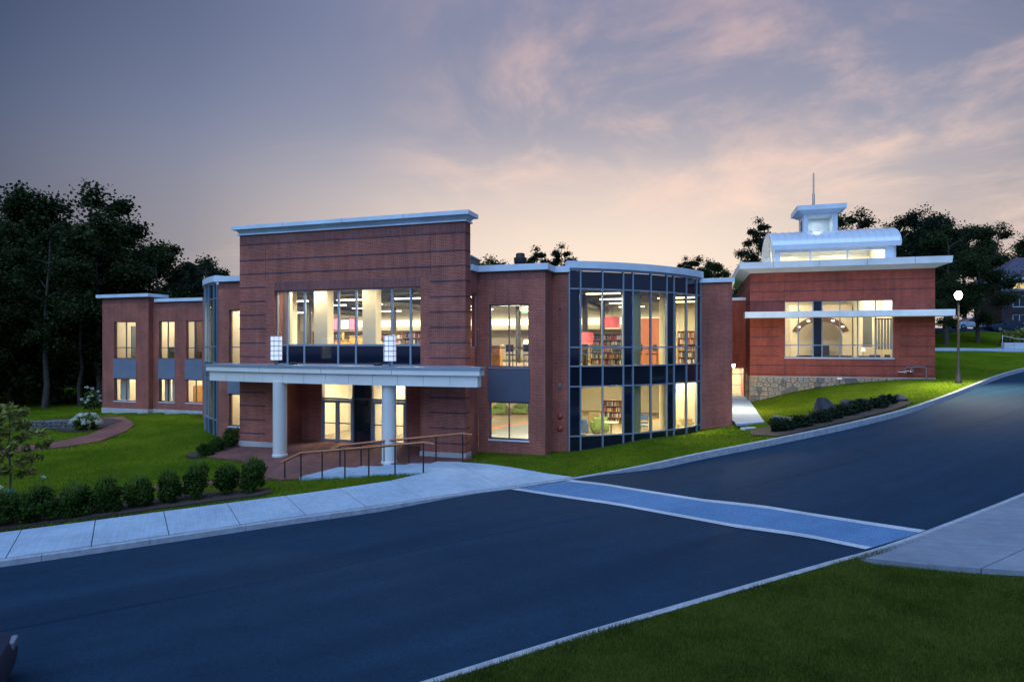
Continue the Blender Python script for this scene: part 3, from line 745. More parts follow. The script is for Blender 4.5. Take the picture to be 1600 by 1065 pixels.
# kerbs of granite stones -------------------------------------------------
def kerb(name, P, hfun, side, xlo, xhi, step, width, mat='granite'):
    root = tag(empty(name, (0, 0, 0)), kind='structure')
    Q = P[(P[:, 0] > xlo) & (P[:, 0] < xhi)]
    s = np.r_[0, np.cumsum(np.linalg.norm(np.diff(Q[:, :2], axis=0), axis=1))]
    k = 0.0
    while k < s[-1] - 0.3:
        e = min(k + step, s[-1]); m = MB(); sec = []
        for q in np.linspace(k + 0.006, e - 0.006, 6):
            p = np.array([np.interp(q, s, Q[:, j]) for j in range(3)]); p2 = np.array([np.interp(min(q + .1, s[-1]), s, Q[:, j]) for j in range(3)]); p1 = np.array([np.interp(max(q - .1, 0), s, Q[:, j]) for j in range(3)])
            t = (p2 - p1)[:2]; t /= np.hypot(*t); n = np.array([-t[1], t[0]]) * side
            b = 0.014; h = hfun(p[0])
            for o, z in ((0.0, -h - 0.12), (0.0, -b), (b, 0.0), (width - b, 0.0), (width, -b), (width, -0.3)):
                sec.append((p[0] + n[0] * o, p[1] + n[1] * o, p[2] + z))
        f = []
        for i in range(5):
            for j in range(5): f.append((i * 6 + j, i * 6 + j + 1, (i + 1) * 6 + j + 1, (i + 1) * 6 + j))
        f += [tuple(range(6)), tuple(range(35, 29, -1))]
        if side < 0: f = [q[::-1] for q in f]
        m.add(sec, f); m.build('kerbstone', mat, root, uv=False)
        k = e
    return root
kerb('kerb_far', L_, khgt, 1, -34, 62, 2.4, 0.16)
kerb('kerb_near', Rr, khgtR, -1, -8, 50, 2.4, 0.17)

# draped surfaces ----------------------------------------------------------
def drape(name, poly, off, mat, step=0.6, parent=None, thick=0.12, hfun=None, kind='structure', uvs=True, smooth=False):
    hf = hfun or (lambda x, y: G(x, y))
    pts = [Vector(p) for p in poly]; n = len(pts)
    per = []
    for i in range(n):
        a, b = pts[i], pts[(i + 1) % n]; k = max(1, int((b - a).length / step))
        per += [a.lerp(b, j / k) for j in range(k)]
    xs = [p[0] for p in poly]; ys = [p[1] for p in poly]
    gx_, gy_ = np.meshgrid(np.arange(min(xs), max(xs), step), np.arange(min(ys), max(ys), step))
    ok = pip(shrink(poly, step * 0.35), gx_.ravel(), gy_.ravel())
    inner = [Vector((a, b)) for a, b, k in zip(gx_.ravel(), gy_.ravel(), ok) if k]
    vs, ed, fs, *_r = delaunay_2d_cdt(per + inner, [(i, (i + 1) % len(per)) for i in range(len(per))], [], 1, 1e-4)
    z = hf(np.array([v.x for v in vs]), np.array([v.y for v in vs])) + off
    m = MB(); m.add([(v.x, v.y, zz) for v, zz in zip(vs, z)], [tuple(f) for f in fs])
    # skirt on boundary edges
    cnt = {}
    for f in fs:
        for i in range(len(f)):
            e = (f[i], f[(i + 1) % len(f)]); cnt[e] = cnt.get(e, 0) + 1
    k = len(m.v); mp = {}
    for (a, b) in list(cnt):
        if (b, a) in cnt: continue
        for q in (a, b):
            if q not in mp: mp[q] = len(m.v); m.v.append((m.v[q][0], m.v[q][1], m.v[q][2] - thick))
        m.f.append((b, a, mp[a], mp[b])); m.m.append(0)
    o = m.build(name, mat, parent, smooth=smooth, uv=uvs)
    if kind and parent is None: tag(o, kind=kind)
    return o
drape('plaza_paving', PLAZA, 0.03, 'paver')
drape('brick_path', BRICKPATH, 0.03, 'paver')
drape('hedge_path', HEDGEPATH, 0.03, 'paver')
drape('mulch_strip', MULCH, 0.05, 'mulch')
drape('planting_bed', BEDMULCH, 0.05, 'mulch')
drape('entrance_bed', ENTRYBED, 0.05, 'mulch')
drape('rock_bed', ROCKBED, 0.05, 'mulch')
drape('walkway', WALKWAY, 0.04, 'concrete', hfun=lambda x, y: 0 * x + 0.93)
drape('upper_road', UPPERROAD, 0.06, 'concrete', step=1.5)
drape('car_park', CARLOT, 0.06, 'asphalt', step=1.5)
# pavement of concrete slabs
sw = tag(empty('pavement', (0, 0, 0)), kind='structure')
def slab(poly, parent=sw, off=0.02, hfun=None, mat='concrete'):
    return drape('slab', shrink(poly, 0.012), off, mat, step=0.8, parent=parent, hfun=hfun, thick=0.15)
def kz(x, y):      # pavement height: level with the kerb, then the terrain
    x = np.asarray(x, float); y = np.asarray(y, float)
    d = np.hypot(L_[:, 0][:, None] - x.ravel()[None, :], L_[:, 1][:, None] - y.ravel()[None, :])
    i = d.argmin(0); dm = d.min(0); w = np.clip(dm / 2.2, 0, 1)
    return (L_[i, 2] * (1 - w) + G(x, y).ravel() * w).reshape(x.shape)
for i in range(len(SIDE_OUT) - 1):
    a, b = SIDE_OUT[i], SIDE_OUT[i + 1]
    mid_o = kp((a + b) / 2, .16)
    slab([kp(a, .16), mid_o, kp(b, .16), side_in(b), side_in(a)], hfun=kz)
o0, o1, o2 = kp(-2.9, .16), kp(-0.2, .16), kp(2.35, .16)
slab([o0, kp(-1.5, .16), o1, (-2.35, 25.95), (-3.4, 24.25), side_in(-2.9)], hfun=kz)
slab([o1, kp(1.1, .16), o2, (-0.95, 25.75), (-2.15, 26.5), (-2.35, 25.95)], hfun=kz)
# pavement on this side, at the end of the crossing
swn = tag(empty('pavement_near', (0, 0, 0)), kind='structure')
def kzr(x, y):
    x = np.asarray(x, float); y = np.asarray(y, float)
    d = np.hypot(Rr[:, 0][:, None] - x.ravel()[None, :], Rr[:, 1][:, None] - y.ravel()[None, :]); i = d.argmin(0)
    return (Rr[i, 2] * 0.93 + 0.07 * G(x, y).ravel()).reshape(x.shape)
def rp(x, off):
    a = at_x(Rr, x); return (a[0] + 0.45 * off, a[1] - 0.89 * off)
cd = (0.925, -0.38)
st = [7.85, 9.6, 11.4, 13.2, 15.0, 17.0, 19.2, 21.6]
for i in range(len(st) - 1):
    a = rp(st[i], .17); b = rp(st[i + 1], .17)
    for j in range(4):
        t0_, t1_ = j * 2.4, (j + 1) * 2.4
        slab([(a[0] + cd[0] * t0_, a[1] + cd[1] * t0_), (a[0] + cd[0] * t1_, a[1] + cd[1] * t1_), (b[0] + cd[0] * t1_, b[1] + cd[1] * t1_), (b[0] + cd[0] * t0_, b[1] + cd[1] * t0_)], parent=swn, hfun=kzr, mat='concrete_old')
# ================================================================== LIBRARY
def mbuild(name, mat, mb, parent=None, smooth=False): return mb.build(name, mat, parent or MO, smooth)
WX0, WX1 = -10.12, -2.19
portal = mbuild('portal_wall', 'brick', wallmesh(-12.2, 0, -0.4, 10.55, 0, 0.61, [(WX0, WX1, -0.4, 3.45), (WX0, WX1, 4.12, 7.73)]))
for nm, z0, z1, xa_, xb_ in (('soldier_course', 10.14, 10.50, -12.2, 0), ('soldier_course', 7.75, 8.16, WX0, WX1)):
    boxobj(nm, 'brick_soldier', portal, xa_ + .002, xb_ - .002, -0.006, 0.02, z0, z1)
for z in (10.07, 9.29, 8.61):
    mbuild('dark_brick_band', 'brick_dark', MB().box(-12.203, 0.012, -0.012, 0.1, z - .026, z + .026).box(-0.05, 0.012, 0.1, 0.60, z - .026, z + .026), portal)
for z in (7.94, 7.24, 6.56, 5.87, 5.18, 4.50, 2.72, 2.05, 1.35, 0.68):
    boxobj('dark_brick_band', 'brick_dark', portal, -12.203, -10.65, -0.012, 0.1, z - .026, z + .026)
    mbuild('dark_brick_band', 'brick_dark', MB().box(-1.72, 0.012, -0.012, 0.1, z - .026, z + .026).box(-0.05, 0.012, 0.1, 0.60, z - .026, z + .026), portal)
for xa_, xb_ in ((-12.24, WX0 + .02), (WX1 - .02, 0.04)):
    mbuild('stone_base', 'stone_base', MB().bev(xa_, xb_, -0.05, 0.66, -0.4, 0.27, 0.02))
for x in (-10.65, -1.70): boxobj('control_joint', 'brick_dark', portal, x - .008, x + .008, -0.007, 0.02, 8.2, 10.1)
# cornice
mbuild('cornice', 'white_metal', MB().box(-12.28, 0.08, -0.09, 0.69, 10.553, 10.62))
mbuild('cornice', 'white_metal', MB().add([(-12.2, -0.0, 10.62), (0.0, 0.0, 10.62), (0, .61, 10.62), (-12.2, .61, 10.62), (-12.31, -0.14, 10.80), (0.12, -0.14, 10.80), (0.12, .75, 10.80), (-12.31, .75, 10.80)], [(0, 3, 2, 1), (4, 5, 6, 7), (0, 1, 5, 4), (1, 2, 6, 5), (2, 3, 7, 6), (3, 0, 4, 7)]))
mbuild('cornice', 'white_metal', MB().bev(-12.46, 0.28, -0.32, .90, 10.803, 11.0, 0.012))
# big window over the canopy
window(MO, WX0, WX1, 4.12, 7.73, 0.16, vs=[-9.47, -8.50, -6.60, -5.63, -3.73, -2.77], hs=[5.07], fmat='aluminium', mw=0.09, depth=0.14, special={(i, 0): 'spandrel_glass' for i in range(7)}, smat='aluminium')
# entrance recess
ry = 2.15
mbuild('recess_wall', 'brick', wallmesh(WX0, -8.92, -0.3, 3.45, ry, ry + .3))
mbuild('recess_wall', 'brick', wallmesh(-4.02, WX1, -0.3, 3.45, ry, ry + .3))
mbuild('recess_wall', 'brick', MB().box(WX0 - .3, WX0 + .001, 0.612, ry + .3, -.3, 3.45))
mbuild('recess_wall', 'brick', MB().box(WX1 - .001, WX1 + .3, 0.612, ry + .3, -.3, 3.45))
mbuild('recess_ceiling', 'white_wall', MB().box(WX0 - .02, WX1 + .02, 0.02, ry + .3, 3.452, 3.55))
boxobj('stone_base', 'stone_base', MO, WX0, -8.92, ry - .03, ry - .002, -.3, .04)
boxobj('stone_base', 'stone_base', MO, -4.02, WX1, ry - .03, ry - .002, -.3, .04)
def door_pair(x0, x1):
    d = mbuild('door_frame', 'aluminium', wallmesh(x0, x1, -.05, 3.44, ry, ry + .14, [(x0 + .06, x1 - .06, -.05, 2.26), (x0 + .06, x1 - .06, 2.36, 3.40)]))
    boxobj('transom_pane', 'glass', d, x0 + .06, x1 - .06, ry + .06, ry + .068, 2.36, 3.40)
    xm = (x0 + x1) / 2
    for a, b in ((x0 + .07, xm - .01), (xm + .01, x1 - .07)):
        lf = mbuild('door', 'aluminium', wallmesh(a, b, .0, 2.24, ry + .03, ry + .08, [(a + .11, b - .11, .22, 2.10)]), MO)
        boxobj('pane', 'glass', lf, a + .11, b - .11, ry + .05, ry + .058, .22, 2.10)
        boxobj('push_bar', 'black_metal', lf, a + .09, b - .09, ry - .01, ry + .028, 1.03, 1.075)
door_pair(-8.92, -7.02); door_pair(-5.98, -4.02)
mid = mbuild('side_light', 'dark_frame', wallmesh(-7.015, -5.985, -.05, 3.44, ry + .01, ry + .13, [(-6.96, -6.04, .0, 2.28), (-6.96, -6.04, 2.36, 3.40)]))
boxobj('pane', 'spandrel_glass', mid, -6.96, -6.04, ry + .06, ry + .075, .0, 2.28)
boxobj('pane', 'spandrel_glass', mid, -6.96, -6.04, ry + .06, ry + .075, 2.36, 3.40)
# canopy
def cfy(x): return -2.32 + 0.9 * ((x + 3.0) / 10.0) ** 2
def cpoly(inset, n=22, x0=-12.95, x1=1.48):
    xs = np.linspace(x0 + inset, x1 - inset, n)
    return [(x, cfy(x) + inset) for x in xs] + [(x1 - inset, -1.55 - inset * .3), (0.15, -0.02), (-12.2, -0.02), (-12.25, 1.55), (x0 + inset, 1.55)]
canopy = mbuild('canopy', 'canopy_metal', MB().prism(cpoly(0.0), 3.83, 4.13))
mbuild('canopy_core', 'canopy_metal', MB().prism(cpoly(0.22), 3.42, 3.835), canopy)
mbuild('canopy_edge', 'aluminium', MB().prism(cpoly(-0.035), 4.05, 4.16), canopy)
mbuild('soffit', 'white_wall', MB().prism(cpoly(0.20), 3.385, 3.425), canopy)
xs_ = np.linspace(-12.83, 1.36, 13)
for i in range(12):     # fascia panels with open joints
    m = MB(); pp = [(x, cfy(x) + .12) for x in np.linspace(xs_[i] + .008, xs_[i + 1] - .008, 5)]
    m.prism(pp + [(x, y + .06) for x, y in pp[::-1]], 3.36, 3.825); m.build('fascia_panel', 'canopy_metal', canopy)
mbuild('fascia_panel', 'canopy_metal', MB().box(1.30, 1.36, cfy(1.36) + .14, -1.63, 3.36, 3.825), canopy)
for x in (-8.42, -2.82):
    c = MB().lathe([(.31, -.3), (.31, 3.40)], 28).build('canopy_column', 'column_paint', MO, True); c.location = (x, -1.75, 0)
    MB().lathe([(.345, -.3), (.345, .08), (.315, .11)], 28).build('column_base', 'column_paint', c, True)
for x, lb in ((-8.62, 'left'), (-2.78, 'right')):
    l = empty('lantern', ML(x, -1.75, 4.13), MROT, f'tall white cylinder lantern on the canopy above its {lb} column', 'lantern')
    MB().lathe([(.255, .26), (.255, 1.34)], 24).build('lamp_glass', 'lantern_glass', l, True)
    MB().lathe([(.05, 0), (.05, .2), (.12, .22), (.28, .235), (.28, .262)], 16).build('stem', 'steel', l, True)
    MB().lathe([(.28, 1.338), (.28, 1.365), (.1, 1.39)], 24).build('cap', 'steel', l, True)
    for z in (.47, .69, .91, 1.13): MB().lathe([(.262, z - .012), (.285, z - .012), (.285, z + .012), (.262, z + .012)], 24).build('ring', 'steel', l)
    for k in range(8):
        a = k * math.pi / 4 + .3; MB().tube((.275 * math.cos(a), .275 * math.sin(a), .25), (.275 * math.cos(a), .275 * math.sin(a), 1.36), .010, n=6).build('bar', 'steel', l)
for x, lb in ((-7.9, 'left'), (-3.5, 'right')):
    fl = empty('floodlight', ML(x, -1.5, 4.13), MROT, f'small black floodlight lying on the canopy beside the {lb} lantern', 'floodlight')
    MB().bev(-.18, .18, -.1, .1, .05, .15, .03).build('housing', 'black_metal', fl); MB().tube((0, 0, 0), (0, 0, .06), .03).build('bracket', 'black_metal', fl)
# side walls of the front, next to the bays
def sidewall(x, y0, y1, z0, z1, holes=(), name='wall', mat='brick', t=.3):
    m = wallmesh(y0, y1, z0, z1, 0, t, holes)
    m.v = [(x - vy if t > 0 else x - vy, vx, vz) for vx, vy, vz in m.v]
    return mbuild(name, mat, m)
sidewall(0.0, .612, 1.6, -.3, 8.45, [(.68, 1.52, 4.95, 7.45)])
sw_ = wallmesh(.685, 1.515, 4.955, 7.445, 0, .06, [(.73, 1.47, 5.0, 7.4)]); sw_.v = [(-.06 - vy, vx, vz) for vx, vy, vz in sw_.v]
side_win = mbuild('window', 'aluminium', sw_)
boxobj('pane', 'glass', side_win, -.095, -.087, .73, 1.47, 5.0, 7.4)
mbuild('coping', 'white_metal', MB().box(-.3, .12, .613, 1.45, 8.452, 8.72))
sidewall(-11.9, .612, 1.6, -.3, 8.45)
# right bay
def bay(x0, x1, wins, y=1.6):
    ops = []
    for a, b in wins: ops += [(a, b, 4.05, 6.95), (a, b, .72, 2.45)]
    w = mbuild('wall', 'brick', wallmesh(x0, x1, -.5, 8.47, y, y + .3, ops))
    boxobj('soldier_course', 'brick_soldier', w, x0 + .003, x1 - .003, y - .006, y + .02, 8.10, 8.42)
    return w
rb = bay(0.003, 3.24, [(.54, 2.46)])
window(MO, .54, 2.46, 4.05, 6.95, 1.72, vs=[1.48], hs=[4.95], smat='blue_panel')
window(MO, .54, 2.46, .72, 2.45, 1.72, vs=[1.48], smat='white_metal')
boxobj('spandrel_panel', 'slate_panel', MO, .50, 2.50, 1.575, 1.598, 2.47, 3.95)
sidewall(3.24, 1.903, 2.9, -.5, 8.47)
mbuild('coping', 'white_metal', MB().prism([(-.02, 1.44), (3.40, 1.44), (3.40, 2.74), (4.10, 2.74), (4.10, 3.25), (3.1, 3.25), (3.1, 1.95), (-.02, 1.95)], 8.472, 8.76))
mbuild('wall', 'brick', wallmesh(2.94, 4.06, -.5, 8.468, 2.903, 3.2))
# left bay (mirror, one window strip visible)
bay(-15.0, -12.203, [(-14.34, -12.6)])
window(MO, -14.34, -12.6, 4.05, 6.95, 1.72, vs=[-13.45], hs=[4.95], smat='blue_panel')
window(MO, -14.34, -12.6, .72, 2.45, 1.72, vs=[-13.45])
boxobj('spandrel_panel', 'blue_panel', MO, -14.40, -12.54, 1.575, 1.598, 2.47, 3.95)
sidewall(-14.7, 1.903, 2.9, -.5, 8.47)
mbuild('coping', 'white_metal', MB().prism([(-12.21, 1.44), (-15.16, 1.44), (-15.16, 2.74), (-16.2, 2.74), (-16.2, 3.25), (-14.9, 3.25), (-14.9, 1.95), (-12.21, 1.95)], 8.472, 8.76))
mbuild('wall', 'brick', wallmesh(-16.25, -14.7, -.5, 8.468, 2.903, 3.2))
# curved glass bays
def curved(mirror):
    X = (lambda p: (2 * MIR - p[0], p[1])) if mirror else (lambda p: p)
    wid = [.55, 1.11, 1.11, .55, 1.11, 1.11, .55, 1.11, 1.11, .55]; tot = sum(wid); pos = [0]
    for w in wid: pos.append(pos[-1] + w / tot)
    zs = [-.25, .81, 3.13, 4.08, 4.97, 7.71, 8.56]
    dark = 'spandrel_teal' if mirror else 'spandrel_glass'
    root = MB()   # head and foot rail of the bay carries the name
    pp = [X(arc(s, .06)) for s in np.linspace(0, 1, 21)]; qq = [X(arc(s, -.12)) for s in np.linspace(0, 1, 21)]
    root.prism(pp + qq[::-1], 8.56, 8.66)
    root = mbuild('curtain_wall', 'aluminium', root)
    root['label'] = 'curved glass bay left of the entrance' if mirror else 'curved glass bay right of the entrance'
    MB().prism(pp + qq[::-1], -.4, -.25).build('foot_rail', 'aluminium', root)
    for s in pos:
        a, b = arc(s, .075), arc(s, -.06); t = ((a[1] - b[1]), -(a[0] - b[0])); l = math.hypot(*t); t = (t[0] / l * .03, t[1] / l * .03)
        MB().prism([X((a[0] + t[0], a[1] + t[1])), X((a[0] - t[0], a[1] - t[1])), X((b[0] - t[0], b[1] - t[1])), X((b[0] + t[0], b[1] + t[1]))], -.25, 8.56).build('mullion', 'aluminium', root)
    for i in range(len(wid)):
        a, b = arc(pos[i]), arc(pos[i + 1]); d = (b[0] - a[0], b[1] - a[1]); l = math.hypot(*d); d = (d[0] / l, d[1] / l); n = (d[1], -d[0])
        def q(e, off): return [X((a[0] + d[0] * e + n[0] * off, a[1] + d[1] * e + n[1] * off)), X((b[0] - d[0] * e + n[0] * off, b[1] - d[1] * e + n[1] * off))]
        for z in zs[1:-1]:
            p = q(.032, .055); r = q(.032, -.04); MB().prism([p[0], p[1], r[1], r[0]], z - .03, z + .03).build('transom', 'aluminium', root)
        narrow = wid[i] < .6
        for j in range(6):
            if narrow or j in (0, 2, 5): mt = dark
            else: mt = 'glass_tint'
            p = q(.033, .004); r = q(.033, -.004)
            MB().prism([p[0], p[1], r[1], r[0]], zs[j] + .031, zs[j + 1] - .031).build('pane', mt, root)
    pp = [X(arc(s, .14)) for s in np.linspace(-.012, 1.012, 25)]; qq = [X(arc(s, -.3)) for s in np.linspace(-.012, 1.012, 25)]
    MB().prism(pp + qq[::-1], 8.665, 9.0).build('coping', 'white_metal', root)
curved(False); curved(True)
# right end wall and return
mbuild('wall', 'brick', wallmesh(9.82, 11.42, -.5, 8.40, 9.35, 9.65))
sidewall(11.42, 9.652, 27, -.5, 8.40)
mbuild('coping', 'white_metal', MB().prism([(9.7, 9.23), (11.55, 9.23), (11.55, 27.1), (11.05, 27.1), (11.05, 9.75), (9.7, 9.75)], 8.402, 8.63))
sidewall(-23.3, 9.652, 11.8, -.5, 8.40); mbuild('wall', 'brick', wallmesh(-23.6, -22.02, -.5, 8.40, 9.35, 9.65))
# left wing
def wing(x0, x1, y, wins, top, base0):
    ops = []
    for a, b in wins: ops += [(a, b, 4.0, 6.88), (a, b, .70, 2.45)]
    w = mbuild('wall', 'brick', wallmesh(x0, x1, base0 + .4, top, y, y + .3, ops))
    mbuild('stone_base', 'stone_base', MB().bev(x0 - .03, x1 + .03, y - .06, y + .34, -.8, base0 + .42, .02))
    boxobj('soldier_course', 'brick_soldier', w, x0 + .003, x1 - .003, y - .006, y + .02, top - .42, top - .08)
    for a, b in wins:
        m = (a + b) / 2
        window(MO, a, b, 4.0, 6.88, y + .13, vs=[m], hs=[4.85], smat='blue_panel')
        window(MO, a, b, .70, 2.45, y + .13, vs=[m], smat='white_metal')
        boxobj('spandrel_panel', 'blue_panel', MO, a - .06, b + .06, y - .025, y - .002, 2.47, 3.92)
wing(-35.43, -30.74, 11.4, [(-34.23, -32.01)], 8.74, -.3)
wing(-30.74, -23.6, 11.8, [(-30.41 + .25, -28.72 + .1), (-27.55, -25.85)], 8.36, -.3)
sidewall(-35.13, 11.7, 20, -.5, 8.74); sidewall(-30.74, 11.703, 12.1, -.3, 8.74)
mbuild('coping', 'white_metal', MB().prism([(-35.75, 11.1), (-30.45, 11.1), (-30.45, 13), (-35.75, 13)], 8.742, 8.99))
mbuild('coping', 'white_metal', MB().prism([(-30.44, 11.62), (-23.5, 11.62), (-23.5, 12.3), (-30.44, 12.3)], 8.362, 8.60))
# joints in the metal trim
for x in (-9.4, -6.1, -2.9): boxobj('joint', 'dark_frame', MO, x - .006, x + .006, -.324, -.31, 10.805, 10.998)
for x in (-9.4, -5.9, -2.4): boxobj('joint', 'dark_frame', canopy, x - .006, x + .006, cfy(x) - .006, cfy(x) + .02, 3.835, 4.045)
# pleated curtains in the lower windows of the wing
for a, b in ((-34.2, -33.25), (-30.1, -29.5), (-29.35, -28.65)):
    m = MB(); n = 16; v = []
    for i in range(n + 1):
        x = a + (b - a) * i / n; y = (11.95 if a < -31 else 12.3) + (.05 if i % 2 else 0); v += [(x, y, .75), (x, y, 2.44), (x, y + .01, 2.44), (x, y + .01, .75)]
    f = [(i * 4 + k, (i + 1) * 4 + k, (i + 1) * 4 + (k + 1) % 4, i * 4 + (k + 1) % 4) for i in range(n) for k in range(4)] + [(0, 1, 2, 3), (n * 4 + 3, n * 4 + 2, n * 4 + 1, n * 4)]
    m.add(v, f); m.build('curtain', 'curtain', MO)
mbuild('wall_panel', 'dark_wood', MB().box(-27.88, -27.82, 13.0, 16.4, 3.87, 7.0)); mbuild('wall_panel', 'wood', MB().box(-27.88, -27.82, 12.9, 16.4, .03, 1.9))
mbuild('wall_panel', 'grey_blind', MB().box(-35.01, -34.9, 13.6, 15.6, 3.87, 6.6)); mbuild('wall_panel', 'dark_green_fabric', MB().box(-31.13, -31.05, 13.6, 15.4, 3.87, 4.9))
# roofs and floors
mir = lambda x: 2 * MIR - x
hall = [(-14.75, 1.95), (-11.85, 1.95), (-11.85, .64), (-.32, .64), (-.32, 1.95), (2.9, 1.95), (2.9, 3.25), (4.2, 3.25)] + [arc(s, -.2) for s in np.linspace(.05, .98, 9)] + [(11.1, 9.7), (11.1, 22), (-23.2, 22), (-23.2, 9.7)] + [(mir(arc(s, -.2)[0]), arc(s, -.2)[1]) for s in np.linspace(.98, .05, 9)] + [(-16.3, 3.25), (-14.75, 3.25)]
hall1 = [(-14.75, 1.95), (WX0 - .32, 1.95), (WX0 - .32, ry + .16), (WX1 + .32, ry + .16), (WX1 + .32, 1.95)] + hall[5:]
mbuild('roof', 'roof_deck', MB().prism(hall, 8.2, 8.36))
mbuild('ceiling', 'dark_ceiling', MB().prism(hall, 8.12, 8.195))
mbuild('upper_floor', 'carpet', MB().prism(hall, 3.62, 3.86))
mbuild('lower_ceiling', 'white_wall', MB().prism(hall1, 3.5, 3.61))
mbuild('ground_floor', 'floor_tile', MB().prism(hall1, -.25, .02))
mbuild('interior_wall', 'cream_wall', MB().box(-23.3, 11.1, 22.0, 22.2, 0, 8.2))
mbuild('interior_wall', 'cream_wall', MB().box(11.0, 11.1, 9.75, 21.98, .02, 8.1))
mbuild('interior_wall', 'cream_wall', MB().box(-23.25, -23.15, 9.75, 21.98, .02, 8.1))
# left wing rooms
mbuild('wing_floor', 'carpet', MB().box(-35.1, -23.4, 12.1, 20, 3.6, 3.85)); mbuild('wing_floor', 'floor_tile', MB().box(-35.1, -23.4, 12.1, 20, -.2, .02))
mbuild('wing_ceiling', 'white_wall', MB().box(-35.1, -23.4, 12.1, 20, 7.55, 7.7)); mbuild('wing_ceiling', 'white_wall', MB().box(-35.1, -23.4, 12.1, 20, 3.2, 3.598))
mbuild('roof', 'roof_deck', MB().box(-35.1, -23.4, 12.1, 20, 8.1, 8.3))
mbuild('interior_wall', 'cream_wall', MB().box(-35.1, -23.4, 16.5, 16.7, .02, 7.55))
for x in (-31.2, -27.95): mbuild('interior_wall', 'cream_wall', MB().box(x - .06, x + .06, 12.12, 16.48, .02, 7.55))
mbuild('interior_wall', 'cream_wall', MB().box(-23.5, -23.4, 12.12, 16.48, .02, 7.55))
# interior lights: a fixture with its lamp under it
def fixture(parent, loc, sx, sy, energy, frame, rot, mat='fixture_light', col=(1.0, .87, .64), hang=0.0, name='ceiling_light'):
    f = MB().box(-sx / 2, sx / 2, -sy / 2, sy / 2, 0, .05).build(name, mat, parent); f.location = loc
    if hang:
        for s in (-1, 1): MB().tube((s * sx * .4, 0, .05), (s * sx * .4, 0, .05 + hang), .012, n=5).build('hanger', 'black_metal', f)
    if energy:
        ld = bpy.data.lights.new('room_lamp', 'AREA'); ld.shape = 'RECTANGLE'; ld.size = max(sx, .5); ld.size_y = max(sy, .5); ld.energy = energy; ld.color = col
        lo = bpy.data.objects.new('room_lamp', ld); link(lo); w = frame(loc[0], loc[1], loc[2] - .04); lo.location = w; lo.rotation_euler = (0, 0, rot)
    return f
for x in (-21, -17, -13, -9.3, -5.6, -2, 1.6, 5.2, 8.8):
    for y, on in ((5.5, 1), (9.5, 0), (13.0, 1), (17.0, 0)):
        if y < 8 and (x < -18 or x > 6): continue
        fixture(MO, (x, y, 7.62), 1.7, .14, 340 if on else 0, ML, MROT, hang=.45)
for x in (-19, -12, -6.5, 1.5, 5.0, 8.2):
    for y in (6.5, 14.0):
        if y < 8 and (x < -18): continue
        fixture(MO, (x, y + (2 if x > 4 else 0), 3.44), 1.2, .6, 260, ML, MROT)
for x in (-33.1, -29.5, -26):
    fixture(MO, (x, 13.6, 7.49), 1.2, .3, 105, ML, MROT); fixture(MO, (x, 13.6, 3.14), 1.2, .3, 120, ML, MROT, col=(1, .86, .64))
# ducts, beams and cove under the dark ceiling
for y in (4.6, 8.0, 11.5, 15.0):
    x0, x1 = (-14.5, 2.6) if y < 6 else (-22.9, 10.9) if y > 9.5 else (-18, 6.5)
    boxobj('ceiling_beam', 'duct', MO, x0, x1, y - .1, y + .1, 7.85, 8.118)
for x in (-15.5, -7.4, 3.0): MB().tube((x, 6.2, 7.55), (x, 21.5, 7.55), .28, n=14).build('air_duct', 'duct', MO, True)
boxobj('cove', 'cove_light', MO, -21.0, 9.0, 19.2, 19.4, 6.55, 7.0)
boxobj('bulkhead', 'white_wall', MO, -23.0, 10.9, 19.45, 19.6, 6.2, 8.1)
for x in (-9.2, -6.9, -4.4): fixture(MO, (x, 1.25, 7.95), 1.6, .2, 42, ML, MROT)  # added fixtures, unseen behind the window head, to brighten the front columns
# columns inside the front window and at its sides
for xa_, xb_, ya_, yb_ in ((-9.08, -8.28, 1.75, 2.3), (-6.25, -5.5, 1.75, 2.3)):
    mbuild('interior_column', 'cream_wall', MB().box(xa_, xb_, ya_, yb_, 3.87, 8.1))
mbuild('interior_wall', 'cream_wall', MB().box(-11.6, -10.2, 1.3, 1.5, 3.87, 8.1)); mbuild('interior_wall', 'cream_wall', MB().box(-3.05, -2.0, 1.9, 2.1, 3.87, 8.1))
mbuild('interior_wall', 'cream_wall', MB().box(-12.15, -11.95, 2.3, 4.2, 3.87, 8.1)); mbuild('interior_wall', 'cream_wall', MB().box(WX0 - .1, -2.1, .64, .75, 7.75, 8.1))
for x, y in ((-13.9, 8), (-7.9, 8), (-2.2, 8), (3.4, 10), (-13.9, 15), (-7.9, 15), (-2.2, 15), (3.4, 16)):
    MB().tube((x, y, 3.87), (x, y, 8.1), .17, n=14).build('interior_column', 'charcoal_plastic', MO, True)
# curved bay: cream piers behind the narrow panes and the salmon wall
for s in (.44, .75):
    for mm in (False, True):
        p = arc(s, -.75); p = (mir(p[0]), p[1]) if mm else p
        MB().lathe([(.42, .03), (.42, 3.48)], 20).build('interior_column', 'cream_wall', MO, True).location = (p[0], p[1], 0)
        MB().lathe([(.42, 3.87), (.42, 8.1)], 20).build('interior_column', 'cream_wall', MO, True).location = (p[0], p[1], 0)
mbuild('interior_wall', 'salmon_wall', MB().box(5.9, 8.0, 13.0, 13.2, 3.87, 6.7))
mbuild('interior_wall', 'cream_wall', MB().box(8.05, 10.9, 16.2, 16.4, 3.87, 8.1)); mbuild('interior_wall', 'cream_wall', MB().box(7.2, 10.9, 17.0, 17.2, .03, 3.48))
mbuild('interior_wall', 'cream_wall', MB().box(-20.9, -17.5, 11, 11.2, 3.87, 8.1)); mbuild('interior_wall', 'cream_wall', MB().box(-20.9, -15.5, 9.5, 9.7, .03, 3.48))
